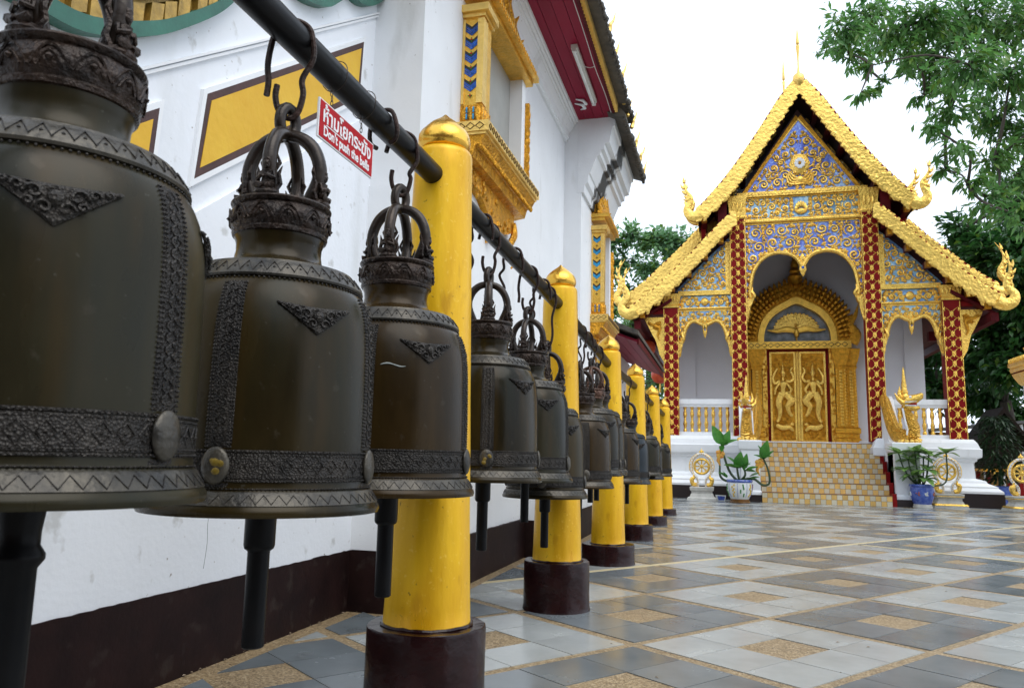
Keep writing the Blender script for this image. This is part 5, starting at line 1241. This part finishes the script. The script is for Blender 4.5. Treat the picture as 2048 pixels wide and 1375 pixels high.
LEAFP = leafmat('glossy_pot_leaf', (.035,.17,.025), (.10,.31,.05), .3, 8, .35); LEAFV = leafmat('variegated_leaf', (.04,.20,.03), (.36,.50,.16), .35, 22, .35)
STEMG = M('plant_stem', (.03,.06,.02), .5, var=.3, vscale=20); PORC = M('white_porcelain', (.62,.64,.62), .15, var=.05, vscale=5); COBALT = M('cobalt_glaze', (.02,.05,.30), .15, var=.5, vscale=14, col2=(.12,.18,.45))
GLG = M('green_glaze', (.03,.18,.03), .2); YLG = M('yellow_glaze', (.6,.40,.03), .2); RDG = M('rust_glaze', (.35,.08,.03), .2); CLAY = M('brown_glaze', (.16,.075,.02), .25, var=.4, vscale=12); SOIL = M('soil', (.03,.02,.012), .9)
YFL = M('yellow_flower', (.62,.42,.05), .5, var=.3, vscale=20, col2=(.60,.22,.04))
def pot(P_, r, h, kind):
    prof = [(r*.62,.06),(r*.74,.10),(r*.95,h*.45),(r*1.0,h*.7),(r*.96,h*.88),(r*1.02,h*.92),(r*1.05,h*.96),(r*1.0,h),(r*.9,h),(r*.88,h*.9)]
    n = 8 if kind == 0 else 28
    part('pot', MB().lathe(prof, 32 if n != 8 else 24), PORC if kind == 0 else COBALT, P_, True)
    part('rim_band', MB().lathe([(r*.965,h*.875),(r*1.025,h*.915),(r*1.055,h*.955),(r*1.005,h*1.003),(r*.97,h*1.004)], 32, cap=False), COBALT, P_, True)
    part('saucer', MB().lathe([(r*.75,0),(r*.80,.015),(r*.80,.045),(r*.70,.055),(r*.74,.062),(r*.74,.085),(r*.6,.09)], 28), CLAY if kind == 0 else PALEST, P_, True)
    part('soil', MB().lathe([(r*.88,h*.93),(.001,h*.95)], 20, cap=False), SOIL, P_)
    def rad(z):
        for (a,z0),(b,z1) in zip(prof,prof[1:]):
            if z0 <= z <= z1: return a+(b-a)*(z-z0)/(z1-z0)
        return r
    rg = random.Random(kind+2)
    for k in range(8):
        a0 = -PI/2+k*PI/4+.2
        if kind == 0:
            ln = MB().tube([((rad(z)+.002)*math.cos(a0+PI/8),(rad(z)+.002)*math.sin(a0+PI/8),z) for z in [h*(.25+.6*i/6) for i in range(7)]], .004, 4); part('panel_line', ln, COBALT, P_)
        g = MB(); mt_ = (GLG,YLG,RDG)[k % 3] if kind == 0 else (PORC,RDG,GLG)[k % 3]
        for i in range(7):
            z = h*(.32+.075*i) if kind == 0 else h*(.55+.04*(i % 4)); a = a0+rg.uniform(-.16,.16); q = rad(z)+.001
            g.ball((q*math.cos(a),q*math.sin(a),z), .017, 6, 4, (1,1,1.6 if kind == 0 else .8))
        part('painted_flower', g, mt_, P_, True, kind='stuff')
def big_plant(label, loc):
    P_ = thing('potted_plant', label, 'potted plant', loc, group='potted plants by the temple stairs'); pot(P_, .27, .50, 0)
    rg = random.Random(9)
    arms = [[(0,0,.48),(-.25,-.02,.46),(-.40,-.03,.56),(-.41,-.04,.80),(-.42,-.04,1.02)],[(0,0,.48),(.28,-.03,.53),(.48,-.04,.40),(.62,-.05,.45),(.60,-.05,.72),(.50,-.05,.98)],
            [(0,0,.48),(-.03,-.02,.62),(-.05,0,.78)],[(.03,0,.48),(.12,-.05,.60),(.10,-.05,.75)],[(-.05,0,.48),(-.22,.0,.70),(-.36,.02,1.18),(-.34,.02,1.28)]]
    for a in arms: 
        q = spline(a,5); part('stem', MB().tube(q, [.030-.012*i/len(q) for i in range(len(q))], 8), STEMG, P_, True)
    tips = [((-.35,.02,1.26),[(-.42,-.1,.85,.46,.12),(.35,-.1,.8,.36,.10),(.75,-.2,.45,.34,.09),(.15,-.5,.3,.30,.09),(-.1,.5,.6,.28,.08),(.0,-.4,-.4,.2,.06)]),
            ((-.04,0,.76),[(-.45,-.3,.6,.30,.09),(.15,-.4,.8,.36,.12),(.55,-.3,.4,.30,.09),(-.8,-.2,.2,.30,.09),(-.2,-.6,.25,.32,.10),(.8,-.1,.5,.28,.07)]),
            ((.10,-.05,.72),[(.75,-.3,.35,.30,.08),(.3,-.5,.6,.30,.08),(.9,-.2,.05,.24,.07),(.2,-.3,.9,.34,.08)]),
            ((.50,-.05,.98),[(.25,-.2,.95,.42,.11),(.65,-.2,.6,.30,.09),(-.2,-.3,.7,.28,.08),(.5,-.5,.1,.24,.07),(-.5,-.2,.3,.22,.06)]),
            ((-.28,-.02,.56),[(-.6,-.3,.5,.22,.08),(-.2,-.4,.5,.20,.07)]),((.2,-.06,.55),[(.7,-.3,.3,.22,.06),(.5,-.5,.3,.20,.05),(.9,-.1,.3,.22,.05)])]
    for b, L_ in tips:
        for x,y,z,l,w_ in L_:
            mb = MB(); leaf(mb, (b[0]+rg.uniform(-.02,.02), b[1], b[2]+rg.uniform(-.03,.03)), (x,y,z), (0,-.5,1) if abs(z) < .8 else (0,-1,.2), l, w_, rg.uniform(.05,.25)); part('leaf', mb, LEAFP, P_, True)
    for c in ((-.40,-.05,1.05),(.42,-.06,.86)):
        f = MB()
        for k in range(5): f.ball((c[0]+.05*math.cos(k*1.3),c[1],c[2]+.06*math.sin(k*1.3)), .055, 7, 5, (1,.7,.9))
        f.tube([(c[0],c[1],c[2]),(c[0]-.05,c[1],c[2]-.15),(c[0],c[1],c[2]-.26)], [.05,.04,.012], 6)
        part('yellow_bloom', f, YFL, P_, True)
big_plant('broad-leaved plant with yellow blooms in white porcelain pot left of the stairs', (.30, 17.85, 0))
def spiky_plant(label, loc):
    P_ = thing('potted_plant', label, 'potted plant', loc, group='potted plants by the temple stairs'); pot(P_, .235, .50, 1)
    rg = random.Random(19)
    heads = [(-.42,-.02,1.14),(-.24,0,1.02),(-.10,0,1.18),(.06,0,1.05),(.16,-.03,1.12),(.50,-.02,1.16),(-.20,-.1,.68),(.05,-.12,.62),(-.32,-.05,.80),(.10,-.1,.80)]
    for hx,hy,hz in heads:
        mid = (hx*.75 if hx < .4 else .46, hy, .48+(hz-.48)*(.45 if hx < .4 else .12)); q = spline([(hx*.2,0,.47),mid,(hx,hy,hz)],6); part('stem', MB().tube(q, .016, 7), STEMG, P_, True)
        for k in range(10):
            a = k*2.4+rg.uniform(-.3,.3); el = rg.uniform(-.15,.8); mb = MB(); leaf(mb, (hx,hy,hz), (math.cos(a), math.sin(a)*.7-.1, el), (0,0,1), rg.uniform(.22,.32), rg.uniform(.065,.095), rg.uniform(.1,.5)); part('leaf', mb, LEAFV, P_, True)
spiky_plant('variegated leafy plant in blue painted pot right of the stairs', (4.02, 18.35, 0))
# dark bushy shrub in a blue pot at the far right
SB_ = thing('potted_shrub', 'dark feathery shrub in a blue glazed pot beside the right plinth', 'potted shrub', (6.55, 21.9, 0))
part('pot', MB().lathe([(.20,0),(.24,.05),(.30,.3),(.31,.40),(.33,.43),(.28,.44),(.27,.38)], 24), COBALT, SB_, True)
LEAFK = leafmat('dark_shrub_leaf', (.006,.020,.006), (.018,.055,.014), .45, 3, .15)
part('trunk', MB().tube([(0,0,.35),(.03,0,.8),(0,.02,1.3),(.02,0,1.9)], [.04,.035,.03,.01], 7), STEMG, SB_, True)
rg = random.Random(4); mb = MB()
for k in range(1500):
    a = rg.uniform(0,6.28); z = rg.uniform(.55,2.15); rr = .50*math.sin(PI*min(1,(z-.25)/2.1))**.6*math.sqrt(rg.random()); leaf(mb, (rr*math.cos(a), rr*math.sin(a), z), (math.cos(a+rg.uniform(-1,1)), math.sin(a+rg.uniform(-1,1)), rg.uniform(-.6,.5)), (0,0,1), rg.uniform(.14,.24), .028, .3, 2)
part('foliage', mb, LEAFK, SB_)

# ================================================================ SMALL THINGS AND BACKGROUND
pk_ = thing('paper_packet', 'small blue and white packet lying by the left wheel pedestal', 'packet', (-.10, 18.35, 0), R(20))
pb = MB().prism([(-.09,.0),(.08,.0),(.11,.13),(-.12,.14)], -.03, .03, 'xz'); part('packet', pb, PORC, pk_); part('blue_print', MB().prism([(-.07,.02),(.065,.02),(.085,.11),(-.095,.115)], -.034, -.0305, 'xz'), COBALT, pk_)
# gilded shrine pillar cut by the right edge
SP = thing('shrine_pillar', 'white shrine corner with stepped gilded capital at the right edge', 'shrine', (6.36, 17.6, 0))
rectstack_ = MB(); rectstack(rectstack_, -.42, .42, -.42, .42, [(.0,.10),(.20,.10),(.24,.05),(.30,.0),(2.56,.0)]); part('shaft', rectstack_, WHITE, SP)
cap_ = part('capital', rectstack(MB(), -.42, .42, -.42, .42, [(2.561,.02),(2.60,.06),(2.72,.12),(2.80,.15),(2.82,.12),(2.83,.16),(2.90,.18),(2.92,.16),(2.96,.20),(3.02,.20)]), GOLDS, SP)
pe_ = MB()
for k in range(14):
    for sx_, sy_ in ((-.62+.09*k,-.60),(-.60,-.62+.09*k)): pe_.ball((sx_,sy_,3.06), .035, 6, 4, (.8,.8,1.9))
part('petal_crest', pe_, GOLDT, cap_, True, kind='stuff')
part('upper_tier', rectstack(MB(), -.25, .25, -.25, .25, [(3.02,.05),(3.16,.05),(3.20,.10),(3.34,.14),(3.36,.10),(3.7,.02),(4.2,-.1)]), GOLDT, SP); part('red_band', rectstack(MB(), -.42, .42, -.42, .42, [(2.821,.125),(2.829,.165)]), RED, SP)
# dark wooden spirit house
SH_ = thing('spirit_house', 'dark brown wooden spirit house with steep roof behind the shrub', 'spirit house', (7.5, 25.0, 0)); DKW = M('dark_wood', (.012,.007,.005), .8, spec=.15, var=.4, vscale=6, stretch=(1,1,5))
part('roof', MB().prism([(-.75,1.50),(0,2.56),(.75,1.42),(.70,1.36),(0,2.40),(-.70,1.44)], -.7, .9, 'xz'), DKW, SH_); part('cabin', MB().box(-.45,.45,-.4,.6,.85,1.62).prism([(-.45,1.62),(.45,1.62),(0,2.25)], -.4, .6, 'xz'), DKW, SH_)
for a,b in ((-.4,-.35),(.4,-.35),(-.4,.55),(.4,.55)): part('post', MB().box(a-.05,a+.05,b-.05,b+.05,0,.85), RED, SH_)
part('deck', MB().box(-.6,.6,-.55,.75,.78,.849), GOLD2, SH_)
# low shelter with grey roof and gilded railing far right
LS = thing('low_shelter', 'low shelter with grey sheet roof and gold railing in the far right', 'shelter', (8.0, 27.5, 0)); GREYR = M('grey_sheet_roof', (.12,.12,.12), .5, var=.2, vscale=6)
part('roof', MB().prism([(-2.2,2.0),(2.5,2.5),(2.5,2.42),(-2.2,1.92)], -.9, 1.2, 'xz'), GREYR, LS)
for k in range(4): part('post', MB().tube([(-1.9+1.3*k,-.7,0),(-1.9+1.3*k,-.7,2.2)], .05, 8), WHITE, LS, True)
for k in range(16): part('rail_bar', MB().tube([(-1.9+.26*k,-.6,0),(-1.9+.26*k,-.6,.95)], .03, 6), (WHITE,GOLDT)[k % 2], LS, True)
part('rail', MB().box(-2,2.2,-.64,-.56,.95,1.02), GOLDT, LS); part('back_wall', MB().box(-2,2.4,.9,1.0,0,2.0), M('ochre_wall', (.30,.16,.04), .7, var=.4, vscale=3), LS)
# rear outbuilding with crimson eave behind the bell row
OB = thing('rear_outbuilding', 'white outbuilding with crimson eaves beyond the last bells', 'building', (-3.4, 14, 0))
part('wall', MB().box(-5.5,-1.95,11.5,17.0,0,2.9), WHITE, OB, world=True); 
for k in range(4): part('eave_board', MB().prism([(-2.0+.19*k,2.93-.075*k),(-1.82+.19*k,2.86-.075*k),(-1.82+.19*k,2.895-.075*k),(-2.0+.19*k,2.965-.075*k)], 11.6, 16.4, 'xz'), SOFFIT, OB, world=True)
part('fascia', MB().box(-1.25,-1.22,11.6,16.45,2.60,2.69), DRED, OB, world=True); part('roof', MB().prism([(-1.21,2.72),(-1.21,2.78),(-2.2,3.2),(-5.5,5.0),(-5.5,4.9),(-2.2,3.1)], 11.4, 16.6, 'xz'), ROOFT, OB, world=True)
LAN = M('red_lantern_paper', (.45,.02,.012), .5, var=.3, vscale=12, col2=(.60,.10,.02))
for k, (x,y,z,lab) in enumerate(((-2.05,21.5,3.95,'red paper lantern hanging left of the temple, upper one'),(-1.72,21.9,3.25,'red paper lantern hanging left of the temple, lower one'))):
    L_ = thing('red_lantern', lab, 'lantern', (x,y,z), group='red lanterns left of the temple'); part('shade', MB().lathe([(.07,-.24),(.16,-.2),(.24,-.08),(.25,.04),(.19,.17),(.08,.23)], 14), LAN, L_, True); part('tassel', MB().tube([(0,0,-.24),(0,0,-.5)], [.02,.035], 6), GOLDT, L_); part('cord', MB().tube([(0,0,.23),(0,0,1.1)], .008, 4), BLACKG, L_)

# ================================================================ TREES
BARK = M('grey_brown_bark', (.05,.040,.030), .85, var=.4, vscale=6, bump=.7, bscale=20, stretch=(1,1,.3))
LEAFA = leafmat('mango_leaf', (.055,.165,.045), (.13,.28,.065), .34, 1.5, .55); LEAFB = leafmat('dark_tree_leaf', (.018,.080,.020), (.055,.160,.030), .4, .9, .42); LEAFD = leafmat('bright_tree_leaf', (.14,.30,.16), (.24,.42,.18), .45, .8, .5)
LEAFY = leafmat('young_yellow_leaf', (.07,.16,.015), (.14,.24,.03), .35, 2, .35)
def tree(label, base, top, clusters, leafL, dens, lm, seed, trunk_r, droop=.5, young=.0, limb_r=.09, jitter=.25, group=None, lw=(.15,.22)):
    rg = random.Random(seed); base = Vector(base); top = Vector(top)
    Tn = thing('broadleaf_tree', label, 'tree', base, group=group)
    def loc(p): return Vector(p)-base
    mid = (base+top)/2+Vector((rg.uniform(-.3,.3),rg.uniform(-.3,.3),0))
    q = spline([tuple(loc(base)), tuple(loc(mid)), tuple(loc(top))],6); part('trunk', MB().tube(q, [trunk_r*(1-.5*i/len(q)) for i in range(len(q))], 12), BARK, Tn, True)
    br = MB(); lv = MB(); ly = MB()
    done = []
    for x,y,z,r in sorted(clusters, key=lambda c: (Vector(c[:3])-top).length):
        c = Vector((x,y,z))
        st_ = min(done, key=lambda d: (d-c).length+ (0 if (d-top).length < (c-top).length else 99)) if done else top
        if (c-top).length < (c-st_).length*1.05 or not done: st_ = top
        m_ = (st_+c)/2+Vector((rg.uniform(-1,1),rg.uniform(-1,1),rg.uniform(-.3,1)))*(c-st_).length*.10
        br.tube(spline([tuple(loc(st_)),tuple(loc(m_)),tuple(loc(c))],4), [limb_r*(1-.08*i)*min(1,.4+r) for i in range(9)], 6); done.append(c)
        n = int(dens*(r/.5)**2)
        nt2 = max(4, n//14)
        for k in range(nt2):          # twigs, leaves strung along them
            d = Vector((rg.gauss(0,1),rg.gauss(0,1),rg.gauss(0,.8))).normalized(); e = c+d*r*(.35+.8*rg.random()**.6)*(1+jitter*rg.uniform(-1,1))
            e.z -= droop*.12*r
            br.tube([tuple(loc(c)),tuple(loc((c+e)/2+Vector((0,0,.08*r)))),tuple(loc(e))], [.016*min(1.5,limb_r/.09),.010*min(1.5,limb_r/.09),.003], 3, cap=False)
            for j in range(14):
                p = c+(e-c)*(.25+.8*rg.random())+Vector((rg.gauss(0,1),rg.gauss(0,1),rg.gauss(0,1)))*r*.13
                dd = (d*.7+Vector((rg.gauss(0,.6),rg.gauss(0,.6),rg.gauss(0,.4)-droop)))
                tgt = ly if rg.random() < young else lv
                leaf(tgt, tuple(loc(p)), tuple(dd), (rg.gauss(0,.5),rg.gauss(0,.5),1), leafL*rg.uniform(.7,1.25), leafL*rg.uniform(*lw), .2, 2)
    part('limbs', br, BARK, Tn, True)
    cr = part('crown', lv, lm, Tn)
    if young: part('young_leaves', ly, LEAFY, cr, kind='stuff')
    return Tn
CA = [(2.13,13.5,8.33,.45),(3.08,16.4,10.2,.65),(2.26,16.1,9.3,.29),(2.27,14.0,8.12,.34),(3.24,15.0,9.04,.61),(3.71,14.8,9.06,.7),(4.61,15.6,9.41,.83),(5.48,16.2,9.54,.8),(2.52,13.4,7.58,.2),(2.27,13.1,6.97,.19),(3.27,16.3,8.63,.2),(3.32,14.7,8.31,.39),(4.06,16.0,8.76,.63),(3.87,13.0,7.21,.59),(5.03,14.8,7.83,.62),(3.91,15.9,8.1,.31),(3.79,13.9,6.88,.45),(5.3,16.8,7.95,.64),(5.74,16.6,7.5,.57),(3.28,13.1,6.26,.15),(3.68,13.1,5.93,.3),(4.82,15.2,6.41,.48),(5.75,16.8,6.64,.52),(3.84,14.5,6.03,.17),(3.98,13.9,5.54,.28),(4.62,14.7,5.5,.44),(4.43,13.1,4.74,.36),(6.3,15.5,8.8,.9),(6.6,14.5,7.2,.9),(6.4,16.5,10.4,.9),(7.4,15.5,9.6,1.0),(7.6,14.6,8.0,.9)]
TA = tree('large mango tree overhanging the courtyard from the right edge', (7.6,15.2,0), (6.9,15.2,5.4), CA, .17, 330, LEAFA, 3, .34, .55, .16, .040)
CB = [(7.5,27,8.42,.67),(7.3,27,7.28,.66),(7.74,26,7.48,.87),(8.2,25,6.89,.9),(8.31,27,6.42,1.13),(8.78,26,5.88,1.08),(7.99,28,5.81,1.0),(8.5,27,4.98,1.11),(7.9,28,4.33,1.07),(8.38,26,3.77,.9),(8.71,29,3.27,.92),(8.09,30,3.35,.87),(7.39,30,4.94,.81),(7.32,30,3.52,.79),(9.47,29,2.61,.74),(7.54,29,6.53,.79),(8.94,25,7.45,.9),(9.22,26,4.66,1.06),(8.6,29,8.2,1.2),(9.6,28,6.8,1.3),(9.4,27,9.2,1.2),(6.9,31,4.2,1.0),(6.7,31,5.8,1.0)]
tree('dense dark tree behind the right side of the temple', (9.0,28.5,0), (8.7,28,3.0), CB, .26, 260, LEAFB, 5, .30, .3, .08, .07, lw=(.22,.32))
CD = [(-4.16,36,11.5,.69),(-3.26,36,11.2,.74),(-2.33,36,11.03,.93),(-1.37,36,10.62,.68),(-4.45,36.5,10.28,.74),(-3.27,35.5,9.74,.78),(-2.11,36,9.69,.77),(-3.74,36.6,8.55,.82),(-2.81,36,8.28,.72),(-4.45,36,8.58,.63),(-.97,36,9.41,.6),(-5.04,36,9.82,.62),(-5.4,36,11.2,.8),(-6.0,37,10.2,1.0),(-5.2,37,8.4,.9),(-.6,36.4,10.2,.8)]
tree('bright green tree rising behind the left temple eave', (-3.2,36.6,0), (-3.2,36.4,6.6), CD, .29, 180, LEAFD, 8, .34, .1, .2, .09, lw=(.22,.32))
CE = [(-2.6,34,4.29,.75),(-3.06,34,3.4,.75),(-2.3,34,5.3,.7),(-3.6,34.5,5.6,.8),(-3.9,34,6.7,.9),(-2.8,34.6,6.9,.8),(-3.4,34,7.6,.7),(-2.0,34.5,3.0,.8),(-4.3,34,4.4,.9),(-1.7,34.4,4.4,.8)]
tree('low yellowish tree between the last pillars and the left temple wing', (-3.0,34.5,0), (-3.0,34.4,2.4), CE, .27, 140, LEAFD, 9, .2, .1, .4, .08, lw=(.22,.32))

# added out of view: dark building and tree copies that darken the bells' reflections
CL = thing('reflected_backdrop', 'added dark red backdrop building behind the viewer, unseen, for the bells to reflect', 'building', (2, -9.5, 0))
part('wall', MB().box(-12,14,-.2,3,0,3.4), DRED, CL); part('roof', MB().prism([(-1.4,3.2),(1.4,5.4),(4,3.2),(4,3.0),(1.4,5.2),(-1.4,3.0)], -12.5, 14.5, 'yz'), ROOFT, CL)
for k in range(9): part('pillar', MB().box(-11.2+3*k,-10.9+3*k,-1.1,-.8,0,3.1), DRED, CL)
for x_, y_, a_, lab in ((10.5,-5.0,150,'added mango tree copy behind the viewer on the right, unseen, for bell reflections'),(-7.5,-6.0,20,'added mango tree copy behind the viewer on the left, unseen, for bell reflections'),(3.0,-12.5,80,'added mango tree copy rising over the backdrop roof, unseen, for bell reflections')):
    c_ = copy_tree(TA); c_.location = (x_,y_,0); c_.rotation_euler = (0,0,R(a_)); c_['label'] = lab
